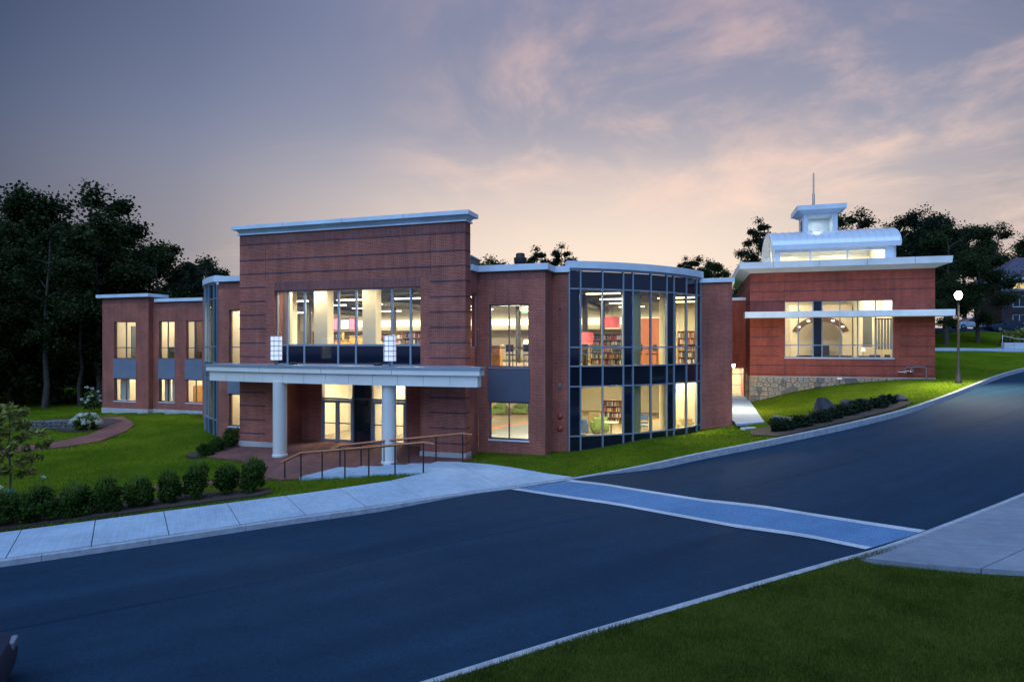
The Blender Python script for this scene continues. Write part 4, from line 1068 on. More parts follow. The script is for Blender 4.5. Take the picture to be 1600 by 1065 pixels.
for z0_, z1_ in ((.03, 3.48), (3.87, 8.1)):
    mbuild('interior_wall', 'cream_wall', MB().box(-14.69, -14.62, 1.96, 4.6, z0_, z1_)); mbuild('interior_wall', 'cream_wall', MB().box(-14.6, -12.3, 4.6, 4.7, z0_, z1_))
    mbuild('interior_wall', 'cream_wall', MB().box(-35.08, -35.02, 12.12, 16.48, z0_, z1_ - .6))
fixture(MO, (-13.4, 3.0, 3.44), .6, .3, 60, ML, MROT); fixture(MO, (-13.4, 3.0, 7.62), .6, .2, 90, ML, MROT)
fixture(MO, (8.6, 9.8, 3.44), 1.2, .6, 200, ML, MROT); fixture(MO, (8.4, 9.6, 7.62), 1.7, .14, 260, ML, MROT, hang=.45); fixture(MO, (mir(8.2), 8.4, 3.44), 1.2, .6, 150, ML, MROT); fixture(MO, (mir(8.0), 8.0, 7.62), 1.7, .14, 200, ML, MROT, hang=.45)
mbuild('interior_wall', 'cream_wall', MB().box(-.38, -.32, 1.97, 3.6, 3.87, 8.1))
# vestibule behind the doors
mbuild('interior_wall', 'white_wall', MB().box(-10.2, -6.3, 6.6, 6.75, .03, 3.48)); mbuild('interior_wall', 'cream_wall', MB().box(-6.45, -6.3, ry + .3, 6.58, .03, 3.48)); mbuild('interior_wall', 'cream_wall', MB().box(-10.3, -10.15, ry + .3, 6.7, .03, 3.48))
fixture(MO, (-8.2, 4.3, 3.44), 1.2, .6, 170, ML, MROT); fixture(MO, (-4.6, 5.0, 3.44), 1.2, .6, 170, ML, MROT)
# things on the outside walls and roof
for z, lb in ((1.73, 'upper'), (1.16, 'lower')):
    bl = empty('alarm_bell', ML(3.62, 2.9, z), MROT, f'round red alarm bell, {lb} of the two on the brick wall beside the glass bay', 'bell')
    m = MB().lathe([(.05, 0), (.13, .02), (.125, .06), (.07, .09), (.02, .1)], 20); m.v = [(x, -zz, y) for x, y, zz in m.v]; m.build('gong', 'red_paint', bl, True)
    m = MB().lathe([(.03, .09), (.03, .13)], 10); m.v = [(x, -zz, y) for x, y, zz in m.v]; m.build('hub', 'steel', bl)
jb = empty('wall_light', ML(3.62, 2.9, 3.1), MROT, 'small grey box light on the brick wall above the red bells', 'light')
MB().bev(-.07, .07, -.12, 0, 0, .16, .02).build('housing', 'steel', jb); boxobj('lens', 'white_plastic', jb, -.05, .05, -.1, -.02, -.012, -.001)
cm = empty('wall_camera', ML(3.61, 2.9, 6.75), MROT, 'tiny dark security camera high on the brick wall beside the glass bay', 'camera')
MB().lathe([(.05, 0), (.05, .04), (.03, .06)], 12).build('dome', 'charcoal_plastic', cm, True); MB().tube((0, 0, .05), (0, .0, .09), .03).build('mount', 'steel', cm)
fan = empty('exhaust_fan', ML(.10, 8.0, 8.36), MROT, 'dark mushroom shaped exhaust fan on the library roof', 'fan')
MB().box(-.3, .3, -.3, .3, 0, 1.25).build('curb', 'roof_deck', fan)
MB().lathe([(.30, 1.25), (.36, 1.34), (.37, 1.62), (.26, 1.63), (.25, 1.84), (.2, 1.88)], 20).build('hood', 'charcoal_plastic', fan, True)
vp = empty('vent_pipe', ML(-14.3, 4.5, 8.36), MROT, 'thin vent pipe on the roof left of the entrance front', 'pipe')
MB().tube((0, 0, 0), (0, 0, 1.0), .05).build('pipe', 'steel', vp); MB().lathe([(.08, 1.0), (.08, 1.06)], 10).build('cap', 'steel', vp)

# ------------------------------------------------------------------ steps and handrails
stair = empty('entrance_steps', (-5.4, 25.6, 0), 0, 'broad pale concrete steps with wooden rails leading down to the entrance paving', 'steps')
Fl = lambda t: (-8.45 + 5.05 * t, 24.9 - .65 * t); Bk = lambda t: (-7.4 + 5.3 * t, 26.95 - .45 * t)
for i in range(5):
    t0_, t1_ = i / 5 + .0, (i + 1) / 5 + .02
    if i == 4: t1_ = 1.0
    z = -.15 + .075 * i
    m = MB().prism([Fl(t0_), Fl(t1_), Bk(t1_), Bk(t0_)], z - .35, z); m.v = [(x + 5.4, y - 25.6, zz) for x, y, zz in m.v]; m.build('step', 'concrete', stair)
def railing(name, label, pts, tops, ends):
    r = empty(name, (pts[0][0], pts[0][1], pts[0][2]), 0, label, 'handrail'); o = Vector(pts[0])
    for p, t in zip(pts, tops):
        q = MB().tube(Vector(p) - o + Vector((0, 0, -.15)), Vector((p[0], p[1], t)) - o, .030, n=8).build('post', 'black_metal', r)
    MB().path([Vector(e) - o for e in ends], .040, 8).build('rail', 'rail_wood', r, True)
    MB().path([Vector(e) - o + Vector((0, 0, -.05)) for e in ends[1:-1]], .012, 6).build('under_rail', 'black_metal', r)
fx_ = [-9.05, -8.38, -7.5, -6.57, -5.6, -4.55, -3.43]; ft_ = [.46, .78, .87, .97, 1.07, 1.18, 1.30]
fy_ = [24.98, 24.9, 24.78, 24.66, 24.53, 24.40, 24.26]; fb_ = [-.24, -.22, -.13, -.05, .02, .1, .15]
railing('handrail', 'nearer wooden handrail on thin black posts beside the entrance steps', list(zip(fx_, fy_, fb_)), ft_, [(-9.22, 25.0, .38), (-9.05, 24.98, .47), (-8.38, 24.9, .80)] + [(a, b, c + .02) for a, b, c in list(zip(fx_, fy_, ft_))[2:]] + [(-3.0, 24.2, 1.27)])
bx_ = [-7.38, -6.45, -5.45, -4.38, -3.22, -2.08]; by_ = [26.9, 26.82, 26.74, 26.65, 26.56, 26.46]; bb_ = [-.2, -.13, -.05, .02, .1, .15]; bt_ = [.76, .87, .98, 1.09, 1.21, 1.33]
railing('handrail', 'farther wooden handrail on thin black posts, between the steps and the white columns', list(zip(bx_, by_, bb_)), bt_, [(-8.25, 27.0, .36), (-7.38, 26.9, .77)] + [(a, b, c + .02) for a, b, c in list(zip(bx_, by_, bt_))[1:]] + [(-1.68, 26.43, 1.31)])

# ================================================================== PAVILION
def pb(name, mat, mb, parent=None, smooth=False): return mb.build(name, mat, parent or PO, smooth)
PW = (2.35, 9.35, 4.16, 8.22)
pw = pb('wall', 'brick_pavilion', wallmesh(0, 11.82, 2.75, 10.30, 0, .35, [PW]))
def pside(x0, x1, y0, y1, z0, z1, nm='wall', mat='brick_pavilion'): return boxobj(nm, mat, PO, x0, x1, y0, y1, z0, z1)
pside(0, .35, .352, 14, 2.75, 10.30); pside(11.47, 11.82, .352, 14, 2.75, 10.30); pside(0.352, 11.468, 13.7, 14, 2.75, 10.3)
for z in (9.62, 8.93, 8.24):
    pb('dark_brick_band', 'brick_band_soft', MB().box(-.012, 11.83, -.012, .05, z - .026, z + .026).box(-.012, .05, .05, 13.9, z - .026, z + .026) if z > 8.3 else MB().box(-.012, 2.33, -.012, .05, z - .026, z + .026).box(-.012, .05, .05, 4, z - .026, z + .026), pw)
for z in (6.34, 5.66, 4.97, 4.29):
    boxobj('dark_brick_band', 'brick_band_soft', pw, -.012, 2.0, -.012, .05, z - .026, z + .026); boxobj('dark_brick_band', 'brick_band_soft', pw, 9.7, 11.83, -.012, .05, z - .026, z + .026)
for z in (3.6, 2.95): boxobj('dark_brick_band', 'brick_band_soft', pw, -.012, 11.83, -.012, .05, z - .026, z + .026)
for x in (2.33, 9.37):
    for za, zb in ((8.24, 9.58), (3.0, 4.1)): boxobj('control_joint', 'brick_band_soft', pw, x - .01, x + .01, -.006, .02, za, zb)
window(PO, *PW, .14, vs=[3.28, 4.25, 4.83, 5.99, 7.12, 8.24], hs=[5.05, 7.28], fmat='aluminium', special={(2, j): 'spandrel_glass' for j in range(3)}, mw=.07)
# canopy band across the window
cb = pb('sunshade', 'white_metal', MB().bev(-.44, 12.62, -1.2, -.004, 7.0, 7.43, .015))
# cornice with sloping soffit
for nm, z0, z1, e0, e1 in (('cornice_soffit', 10.302, 10.56, .02, .62), ('cornice', 10.565, 11.02, .76, .80)):
    a = [(-e0, -e0), (11.82 + e0, -e0), (11.82 + e0, 14 + e0), (-e0, 14 + e0)]; b = [(-e1, -e1), (11.82 + e1, -e1), (11.82 + e1, 14 + e1), (-e1, 14 + e1)]
    pb(nm, 'white_metal', MB().add([(x, y, z0) for x, y in a] + [(x, y, z1) for x, y in b], [(3, 2, 1, 0), (4, 5, 6, 7)] + [(i, (i + 1) % 4, 4 + (i + 1) % 4, 4 + i) for i in range(4)]))
# stone base: separate field stones with recessed mortar
sb = pb('stone_plinth', 'mortar', MB().box(.02, 11.80, .03, .5, .0, 2.74))
pb('plinth_return', 'mortar', MB().box(.02, .5, .502, 14, .0, 2.74), sb)
rs = random.Random(5)
def clipcell(poly, c, d):
    """keep the side of the bisector nearer to c than d"""
    mx_, my_ = (c[0] + d[0]) / 2, (c[1] + d[1]) / 2; nx_, ny_ = d[0] - c[0], d[1] - c[1]; out = []
    for i in range(len(poly)):
        a_, b_ = poly[i], poly[(i + 1) % len(poly)]; fa = (a_[0] - mx_) * nx_ + (a_[1] - my_) * ny_; fb = (b_[0] - mx_) * nx_ + (b_[1] - my_) * ny_
        if fa <= 0: out.append(a_)
        if (fa < 0) != (fb < 0) and fa != fb: t = fa / (fa - fb); out.append((a_[0] + (b_[0] - a_[0]) * t, a_[1] + (b_[1] - a_[1]) * t))
    return out
def stones(u0, u1, z0, z1, place, lim):
    """irregular field stones: cells round scattered seeds, each raised out of the mortar"""
    seeds = []; z = z0 + .1
    while z < z1:
        u = u0 + rs.uniform(0, .4)
        while u < u1: seeds.append((u + rs.uniform(-.13, .13), z + rs.uniform(-.11, .11))); u += rs.uniform(.32, .66)
        z += .33
    for c in seeds:
        cell = [(u0, z0), (u1, z0), (u1, z1), (u0, z1)]
        for d in seeds:
            if d is not c and abs(d[0] - c[0]) < 1.8 and abs(d[1] - c[1]) < 1.4: cell = clipcell(cell, c, d)
            if len(cell) < 3: break
        if len(cell) < 3: continue
        cu = sum(q[0] for q in cell) / len(cell); cz_ = sum(q[1] for q in cell) / len(cell); n = len(cell)
        if max(q[1] for q in cell) < lim(cu) - .02: continue
        d0 = .035 + rs.uniform(0, .05); k0 = 1 - .018 / max(.08, min(math.dist((cu, cz_), q) for q in cell)); t_ = (rs.uniform(-.03, .03), rs.uniform(-.03, .03))
        vs = [(cu + (a_ - cu) * k0, .01, cz_ + (b_ - cz_) * k0) for a_, b_ in cell] + [(cu + (a_ - cu) * k0 * .93, -d0 * .7, cz_ + (b_ - cz_) * k0 * .93) for a_, b_ in cell] + [(cu + (a_ - cu) * .68, -d0 + t_[0] * (a_ - cu) + t_[1] * (b_ - cz_), cz_ + (b_ - cz_) * .68) for a_, b_ in cell]
        fs = [(r_ * n + i, r_ * n + (i + 1) % n, (r_ + 1) * n + (i + 1) % n, (r_ + 1) * n + i) for r_ in range(2) for i in range(n)] + [tuple(range(2 * n, 3 * n))]
        m = MB(); m.add([place(*p_) for p_ in vs], fs); m.build('stone', rs.choice(['fieldstone', 'fieldstone', 'fieldstone_warm', 'fieldstone_dark']), sb, uv=False)
stones(.0, 11.82, .75, 2.74, lambda a, d, z: (a, .03 + d, z), lambda u: np.interp(u, [0, 2.5, 5, 7, 11.8], [.8, 1.45, 1.95, 2.25, 2.6]))
stones(.03, 4.0, .75, 2.74, lambda a, d, z: (.02 + d, 4.03 - a, z), lambda u: .8)
pb('ledge', 'stone_base', MB().box(-.03, 11.85, -.05, .3, 2.742, 2.80), sb)
# link with the lit glass door
lk = pb('link_wall', 'brick_pavilion', wallmesh(-5, 0, .5, 8.6, 4.0, 4.3, [(-1.25, -.12, .9, 3.25)]))
pb('coping', 'white_metal', MB().box(-5, -.004, 3.86, 4.4, 8.602, 8.83))
dr = pb('link_door', 'white_metal', wallmesh(-1.245, -.125, .92, 3.245, 4.08, 4.2, [(-1.17, -.2, 1.06, 2.72), (-1.17, -.2, 2.80, 3.17)]))
boxobj('pane', 'glass', dr, -1.17, -.2, 4.12, 4.128, 1.06, 2.72); boxobj('pane', 'glass', dr, -1.17, -.2, 4.12, 4.128, 2.80, 3.17); boxobj('push_bar', 'steel', dr, -1.1, -.27, 4.04, 4.075, 1.85, 1.9)
for x in (1.5, 4.5, 7.5, 10.4): boxobj('joint', 'dark_frame', PO, x - .006, x + .006, -.804, -.77, 10.57, 11.01)
pb('link_room', 'cream_wall', MB().box(-3, -.02, 7.5, 7.6, .9, 3.6)); pb('link_room', 'cream_wall', MB().box(-3, -.02, 4.31, 7.6, 3.6, 3.7)); pb('link_room', 'salmon_wall', MB().box(-.12, -.02, 4.31, 7.48, .9, 3.6)); pb('link_room', 'floor_tile', MB().box(-3, -.02, 4.31, 7.6, .8, .9))
fixture(PO, (-.8, 5.6, 3.53), .9, .4, 160, PL, PROT)
# interior
pb('floor', 'carpet', MB().box(.36, 11.46, .36, 13.7, 3.1, 3.4)); pb('ceiling', 'cream_wall', MB().box(.36, 11.46, .36, 13.7, 9.6, 9.75))
for a in ((.36, .42, .37, 13.68), (11.40, 11.46, .37, 13.68), (.43, 11.39, 11.0, 11.2)): pb('interior_wall', 'cream_wall', MB().box(*a, 3.41, 9.59))
# arch screen
m = MB(); ax, ar_ = 6.2, 1.75; n = 18; pts = [(ax + ar_ * math.cos(math.pi * i / n), 5.6 + ar_ * .8 * math.sin(math.pi * i / n)) for i in range(n + 1)]
out = [(3.9, 3.41), (3.9, 9.59), (8.6, 9.59), (8.6, 3.41)]
poly = [(3.9, 3.41), (3.9, 8.4), (8.6, 8.4), (8.6, 3.41), (ax + ar_, 3.41)] + pts + [(ax - ar_, 3.41)]
m.prism([(x, z) for x, z in poly], 0, .5); m.v = [(x, 8.5 + h, z) for x, z, h in m.v]; pb('arch_wall', 'cream_wall', m)
m = MB(); pts2 = [(ax + (ar_ + .55) * math.cos(math.pi * i / n), 5.6 + (ar_ + .55) * .8 * math.sin(math.pi * i / n)) for i in range(2, n - 1)]; pts1 = [(ax + (ar_ + .05) * math.cos(math.pi * i / n), 5.6 + (ar_ + .05) * .8 * math.sin(math.pi * i / n)) for i in range(2, n - 1)]
m.prism(pts2 + pts1[::-1], 0, .08); m.v = [(x, 8.4 + h, z) for x, z, h in m.v]; pb('arch_trim', 'dark_wood', m)
for k in range(5):
    a = math.pi * (.2 + .15 * k); MB().lathe([(.09, 0), (.12, .06)], 12).build('spot_light', 'fixture_light', PO).location = (ax + (ar_ + .3) * math.cos(a), 8.33, 5.6 + (ar_ + .3) * .8 * math.sin(a) - .03)
pb('interior_wall', 'cream_wall', MB().box(8.7, 8.9, 6.4, 10.98, 3.41, 9.59)); pb('blind', 'grey_blind', MB().box(9.0, 9.75, 7.2, 7.3, 4.9, 7.3))
for i in range(6): boxobj('blind', 'grey_blind', PO, 9.95 + i * .22, 10.10 + i * .22, 7.2, 7.3, 4.7, 7.1)
boxobj('curtain_rail', 'dark_wood', PO, 9.9, 11.3, 7.15, 7.35, 7.1, 7.2)
for x, y in ((2.5, 4), (6.2, 4), (9.8, 4), (3, 8), (10, 9.5)): fixture(PO, (x, y, 9.53), 1.0, 1.0, 190, PL, PROT)
# clerestory, barrel roof and cupola
BX0, BX1, BY0, BY1 = 1.95, 10.05, 2.1, 8.7; BYC, BH = 5.4, 3.5
def bz(y, r=0.0): return 12.3 + (1.55 + r) * math.sqrt(max(0, 1 - ((y - BYC) / (BH + r)) ** 2))
cl = pb('clerestory', 'white_metal', wallmesh(BX0, BX1, 11.0, 12.28, BY0, BY0 + .2, [(2.3, 4.35, 11.3, 12.0), (4.45, 6.85, 11.3, 12.0), (6.95, 9.35, 11.3, 12.0)]))
for a, b in ((2.3, 4.35), (4.45, 6.85), (6.95, 9.35)): boxobj('pane', 'glass', cl, a, b, BY0 + .1, BY0 + .11, 11.3, 12.0)
pb('clerestory_wall', 'white_metal', MB().box(BX0, BX1, BY1 - .2, BY1, 11.0, 12.28), cl)
def endwall(x, nm):
    ys = np.linspace(BY0, BY1, 17); m = MB(); pl = [(BY0, 11.0)] + [(y, bz(y) - .12) for y in ys] + [(BY1, 11.0)]
    m.prism(pl, 0, .1); m.v = [(x + h, y, z) for y, z, h in m.v]; return m
m = endwall(BX0 + .3, ''); m.v = [(BX0 + .3 + (v_[0] - BX0 - .3) * .12, v_[1], v_[2]) for v_ in m.v]; pb('gable_pane', 'glass', m, cl)
for y in (BYC - 1.6, BYC, BYC + 1.6): boxobj('gable_mullion', 'white_metal', cl, BX0 + .22, BX0 + .295, y - .04, y + .04, 11.0, bz(y) - .14)
pb('end_wall', 'white_wall', endwall(BX1 - .12, ''), cl)
barrel = pb('barrel_roof', 'roof_metal', MB().box(BX0 - .25, BX1 + .25, BY0 - .32, BY0 - .2, 12.2, 12.55)); boxobj('eave', 'roof_metal', barrel, BX0 - .25, BX1 + .25, BY1 + .2, BY1 + .32, 12.2, 12.55)
ysr = [BYC + (BH + .1) * math.sin(t) for t in np.linspace(-1.5, 1.5, 21)]
npan = 17; xw = (BX1 - BX0 + .5) / npan
def pan():
    m = MB(); v = []
    for y in ysr: v += [(0, y, bz(y, .10)), (xw - .012, y, bz(y, .10)), (xw - .012, y, bz(y, .10) - .08), (0, y, bz(y, .10) - .08)]
    f = []
    for i in range(20):
        for k in range(4): f.append((i * 4 + k, (i + 1) * 4 + k, (i + 1) * 4 + (k + 1) % 4, i * 4 + (k + 1) % 4))
    f += [(0, 1, 2, 3), (83, 82, 81, 80)]; m.add(v, f); return m.mesh('roof_panel', 'roof_metal', True)
def seam():
    m = MB(); v = []
    for y in ysr: v += [(0, y, bz(y, .10) + .05), (.03, y, bz(y, .10) + .05), (.03, y, bz(y, .10) - .02), (0, y, bz(y, .10) - .02)]
    f = []
    for i in range(20):
        for k in range(4): f.append((i * 4 + k, (i + 1) * 4 + k, (i + 1) * 4 + (k + 1) % 4, i * 4 + (k + 1) % 4))
    f += [(0, 1, 2, 3), (83, 82, 81, 80)]; m.add(v, f); return m.mesh('seam', 'roof_metal', True)
pm, sm_ = pan(), seam()
for i in range(npan):
    o = link(bpy.data.objects.new('roof_panel', pm), barrel); o.location = (BX0 - .25 + i * xw, 0, 0)
    if i: o = link(bpy.data.objects.new('seam', sm_), barrel); o.location = (BX0 - .25 + i * xw - .02, 0, 0)
# arched fascia at the left end
for x in (BX0 - .29, BX1 + .21):
    m = MB(); v = []
    for y in ysr: v += [(x, y, bz(y, .13)), (x + .08, y, bz(y, .13)), (x + .08, y, bz(y, .13) - .24), (x, y, bz(y, .13) - .24)]
    f = []
    for i in range(20):
        for k in range(4): f.append((i * 4 + k, (i + 1) * 4 + k, (i + 1) * 4 + (k + 1) % 4, i * 4 + (k + 1) % 4))
    f += [(0, 1, 2, 3), (83, 82, 81, 80)]; m.add(v, f); m.build('arched_fascia', 'white_metal', barrel, True)
fixture(PO, (4.0, 5.4, 13.35), 1.5, .3, 300, PL, PROT); fixture(PO, (8.0, 5.4, 13.35), 1.5, .3, 300, PL, PROT)
pb('clerestory_floor', 'cream_wall', MB().box(BX0 + .1, BX1 - .1, BY0 + .21, BY1 - .21, 11.0, 11.1), cl); pb('clerestory_lining', 'cream_wall', MB().box(BX0 + .4, BX1 - .2, BY1 - .3, BY1 - .21, 11.1, 12.28), cl)
cu0, cu1, cy0, cy1 = 4.24, 6.62, 4.0, 6.4
cup = pb('cupola', 'white_metal', wallmesh(cu0, cu1, 13.3, 15.18, cy0, cy0 + .22, [(cu0 + .3, cu1 - .34, 13.68, 15.0)]))
boxobj('pane', 'glass', cup, cu0 + .3, cu1 - .34, cy0 + .1, cy0 + .11, 13.68, 15.0)
m = wallmesh(cy0 + .22, cy1 - .22, 13.3, 15.18, 0, .2, [(cy0 + .75, cy1 - .75, 13.75, 14.85)]); m.v = [(cu0 + d, u, z) for u, d, z in m.v]; pb('cupola_wall', 'white_metal', m, cup)
for k in range(8): boxobj('louvre', 'grey_blind', cup, cu0 + .05, cu0 + .17, cy0 + .76, cy1 - .76, 13.77 + k * .135, 13.84 + k * .135)
pb('cupola_wall', 'white_metal', MB().box(cu1 - .2, cu1, cy0 + .22, cy1 - .22, 13.3, 15.18), cup); pb('cupola_wall', 'white_metal', wallmesh(cu0, cu1, 13.3, 15.18, cy1 - .22, cy1), cup); fixture(PO, (5.4, 5.1, 15.1), .5, .3, 26, PL, PROT, mat='white_plastic', col=(.85, .92, 1.0))
def slope(e0, e1, z0, z1):
    a = [(cu0 - e0, cy0 - e0), (cu1 + e0, cy0 - e0), (cu1 + e0, cy1 + e0), (cu0 - e0, cy1 + e0)]; b = [(cu0 - e1, cy0 - e1), (cu1 + e1, cy0 - e1), (cu1 + e1, cy1 + e1), (cu0 - e1, cy1 + e1)]
    return MB().add([(x, y, z0) for x, y in a] + [(x, y, z1) for x, y in b], [(3, 2, 1, 0), (4, 5, 6, 7)] + [(i, (i + 1) % 4, 4 + (i + 1) % 4, 4 + i) for i in range(4)])
pb('cupola_eave', 'white_metal', slope(.05, .42, 15.182, 15.42), cup); pb('cupola_roof', 'white_metal', slope(.52, .54, 15.422, 15.78), cup)
ms = pb('mast', 'steel', MB().lathe([(.09, 15.7), (.09, 16.9), (.06, 16.95), (.055, 18.55), (.02, 18.6)], 12), cup, True); ms.location = (5.1 , 5.0, 0)
# gas meter and pipework on the right of the front
gm = empty('gas_meter', PL(9.9, -.02, 2.85), PROT, 'tangle of grey gas meter pipes on the brick pavilion near the lamp post', 'gas meter')
MB().lathe([(.12, 0), (.17, .04), (.17, .2), (.12, .24)], 16).build('meter', 'steel', gm, True).location = (.45, -.2, .3)
MB().path([(.45, -.2, .5), (.45, -.2, .68), (.7, -.2, .72), (1.25, -.2, .72), (1.32, -.2, .62), (1.32, -.2, -.25)], .045, 8).build('pipe', 'steel', gm, True)
MB().path([(-.35, -.1, .34), (-.1, -.15, .34), (.1, -.2, .4), (.3, -.2, .42)], .05, 8).build('pipe', 'steel', gm, True)
MB().path([(.1, -.2, .38), (.05, -.2, .62), (.2, -.2, .72), (.42, -.2, .66)], .035, 8).build('pipe', 'steel', gm, True)
MB().lathe([(.02, 0), (.13, .02), (.13, .08), (.02, .1)], 14).build('regulator', 'steel', gm, True).location = (.05, -.22, .28)
bx = empty('utility_box', PL(5.9, -.1, 2.62), PROT, 'small white utility box low on the pavilion stone base', 'utility box')
MB().bev(-.15, .15, -.12, .0, 0, .16, .02).build('box', 'white_plastic', bx); MB().path([(.2, -.05, .1), (.7, -.06, .05), (1.0, -.06, .0), (1.05, -.06, -.3)], .03, 6).build('pipe', 'steel', bx)
# wall lamp that lights the passage
wlp = empty('wall_lamp', ML(11.42, 16.5, 3.75), MROT, 'lit wall lamp on the library corner above the passage to the glass door', 'lamp')
MB().box(0, .08, -.1, .1, -.12, .12).build('back_plate', 'black_metal', wlp); MB().lathe([(.09, -.1), (.12, .08), (.13, .1)], 14).build('lamp_glass', 'wall_lamp_glass', wlp, True).location = (.22, 0, 0)
MB().lathe([(.15, .1), (.15, .14), (.05, .18)], 14).build('hood', 'black_metal', wlp, True).location = (.22, 0, 0)
ld = bpy.data.lights.new('wall_lamp_light', 'POINT'); ld.energy = 1000; ld.color = (1, .86, .52); ld.shadow_soft_size = .12
lo = link(bpy.data.objects.new('wall_lamp_light', ld)); lo.location = ML(11.85, 16.5, 3.55)
# ================================================================== FURNITURE SEEN THROUGH THE GLASS
def put(o, fr, rot, x, y, z, a=0.0):
    o.location = fr(x, y, z); o.rotation_euler = (0, 0, rot + R_(a)); return o
def chair(fabric, tall=False):
    r = empty('chair', (0, 0, 0)); h = .74 if tall else .45
    MB().bev(-.23, .23, -.23, .23, h - .06, h, .02).build('seat', fabric, r); MB().bev(-.22, .22, .2, .25, h + .12, h + .48, .02).build('backrest', fabric, r)
    for sx in (-.19, .19):
        MB().tube((sx, -.19, 0), (sx, -.19, h - .05), .014, n=6).build('leg', 'steel', r); MB().tube((sx, .21, 0), (sx, .22, h + .4), .014, n=6).build('leg', 'steel', r)
    return r
def armchair(fabric):
    r = empty('armchair', (0, 0, 0))
    MB().bev(-.36, .36, -.36, .30, .12, .44, .06).build('seat', fabric, r); MB().bev(-.40, .40, .24, .42, .12, .92, .07).build('backrest', fabric, r)
    for s in (-1, 1): MB().bev(s * .42 - .09, s * .42 + .09, -.38, .36, .10, .64, .05).build('armrest', fabric, r)
    for sx in (-.36, .36):
        for sy in (-.3, .32): MB().tube((sx, sy, 0), (sx, sy, .12), .025, n=6).build('leg', 'dark_wood', r)
    return r
def table(w, d, h, mat='wood'):
    r = empty('table', (0, 0, 0)); MB().bev(-w / 2, w / 2, -d / 2, d / 2, h - .04, h, .01).build('table_top', mat, r)
    for sx in (-1, 1):
        for sy in (-1, 1): MB().tube((sx * (w / 2 - .07), sy * (d / 2 - .07), 0), (sx * (w / 2 - .07), sy * (d / 2 - .07), h - .04), .022, n=6).build('leg', 'black_metal', r)
    return r
def roundtable(rad, h, mat='white_plastic'):
    r = empty('round_table', (0, 0, 0)); MB().lathe([(rad, h - .03), (rad, h)], 24).build('table_top', mat, r); MB().tube((0, 0, .02), (0, 0, h - .03), .035).build('stem', 'steel', r); MB().lathe([(.24, 0), (.22, .025)], 18).build('foot', 'steel', r); return r
def sofa(w, fabric):
    r = empty('sofa', (0, 0, 0)); MB().bev(-w / 2, w / 2, -.4, .3, .12, .44, .05).build('seat', fabric, r); MB().bev(-w / 2, w / 2, .26, .44, .1, .88, .05).build('backrest', fabric, r)
    for s in (-1, 1): MB().bev(s * w / 2 - .08, s * w / 2 + .08, -.42, .44, .1, .62, .04).build('armrest', fabric, r)
    return r
def shelf(w, h, rows=5, seed=0):
    r = empty('bookshelf', (0, 0, 0)); q = random.Random(seed)
    MB().box(-w / 2, w / 2, .26, .3, 0, h).build('back_panel', 'dark_wood', r)
    for s in (-1, 1): MB().box(s * w / 2 - .02, s * w / 2 + .02, -.02, .258, 0, h).build('side_panel', 'wood', r)
    for k in range(rows + 1): boxobj('shelf_board', 'wood', r, -w / 2 + .022, w / 2 - .022, 0, .256, k * (h - .03) / rows, k * (h - .03) / rows + .025)
    for k in range(rows):     # books of one board stand as a row
        m = MB(); x = -w / 2 + .05; z = k * (h - .03) / rows + .027
        while x < w / 2 - .12:
            t = q.uniform(.025, .06); hh = q.uniform(.6, .85) * (h / rows - .05); m.cur = q.randrange(5); m.box(x, x + t - .002, .04, .22, z, z + hh); x += t
        tag(m.build('books', ['blue_fabric', 'tan_fabric', 'red_paint', 'dark_green_fabric', 'white_plastic'], r), kind='stuff')
    return r
def pendant(fabric, rad=.42, h=.55, drop=.6):
    r = empty('pendant_lamp', (0, 0, 0)); MB().lathe([(rad, 0), (rad, h)], 24).build('lamp_shade', fabric, r, True); MB().tube((0, 0, h), (0, 0, h + drop), .012, n=6).build('cord', 'black_metal', r)
    MB().lathe([(rad * .9, -.01), (rad * .9, .0)], 20).build('diffuser', 'shade_glow', r); return r
def counter(w, h, d=.6, mat='wood', top='white_plastic'):
    r = empty('counter', (0, 0, 0)); MB().bev(-w / 2, w / 2, -d / 2, d / 2, 0, h - .04, .01).build('front_panel', mat, r); MB().bev(-w / 2 - .04, w / 2 + .04, -d / 2 - .05, d / 2 + .05, h - .038, h, .008).build('counter_top', top, r); return r
def desklamp():
    r = empty('table_lamp', (0, 0, 0)); MB().lathe([(.09, 0), (.03, .03), (.02, .3)], 14).build('base', 'steel', r, True); MB().lathe([(.15, .27), (.10, .48)], 16).build('lamp_shade', 'shade_glow', r, True); return r
def monitor():
    r = empty('monitor', (0, 0, 0)); MB().bev(-.28, .28, -.02, .02, .14, .5, .01).build('screen_panel', 'charcoal_plastic', r); MB().tube((0, .02, 0), (0, .02, .2), .025).build('stand', 'charcoal_plastic', r); return r
def T(o, label, cat, group=None): return tag(o, label, cat, group)
U, GF = 3.87, .03
# upper floor behind the big window
put(T(counter(1.5, 1.75, .2, 'wood', 'wood'), 'tall orange wood partition behind the big window, right of its centre', 'partition'), ML, MROT, -9.75, 7.4, U)
put(T(counter(.85, 1.5, .2, 'wood', 'wood'), 'smaller orange wood partition behind the big window, left of its centre', 'partition'), ML, MROT, -10.85, 7.0, U)
put(T(counter(1.6, 1.25, .5, 'dark_wood'), 'dark wooden reception counter far left behind the big window', 'counter'), ML, MROT, -13.2, 8.8, U)
put(T(shelf(2.4, 2.1, 5, 1), 'bookshelf at the left behind the big window', 'bookshelf'), ML, MROT, -15.6, 12.5, U)
put(T(shelf(2.4, 2.1, 5, 2), 'bookshelf at the right behind the big window', 'bookshelf'), ML, MROT, -8.2, 12.0, U)
put(T(shelf(2.4, 2.1, 5, 3), 'bookshelf seen between the two cream columns of the big window', 'bookshelf'), ML, MROT, -12.3, 15.5, U)
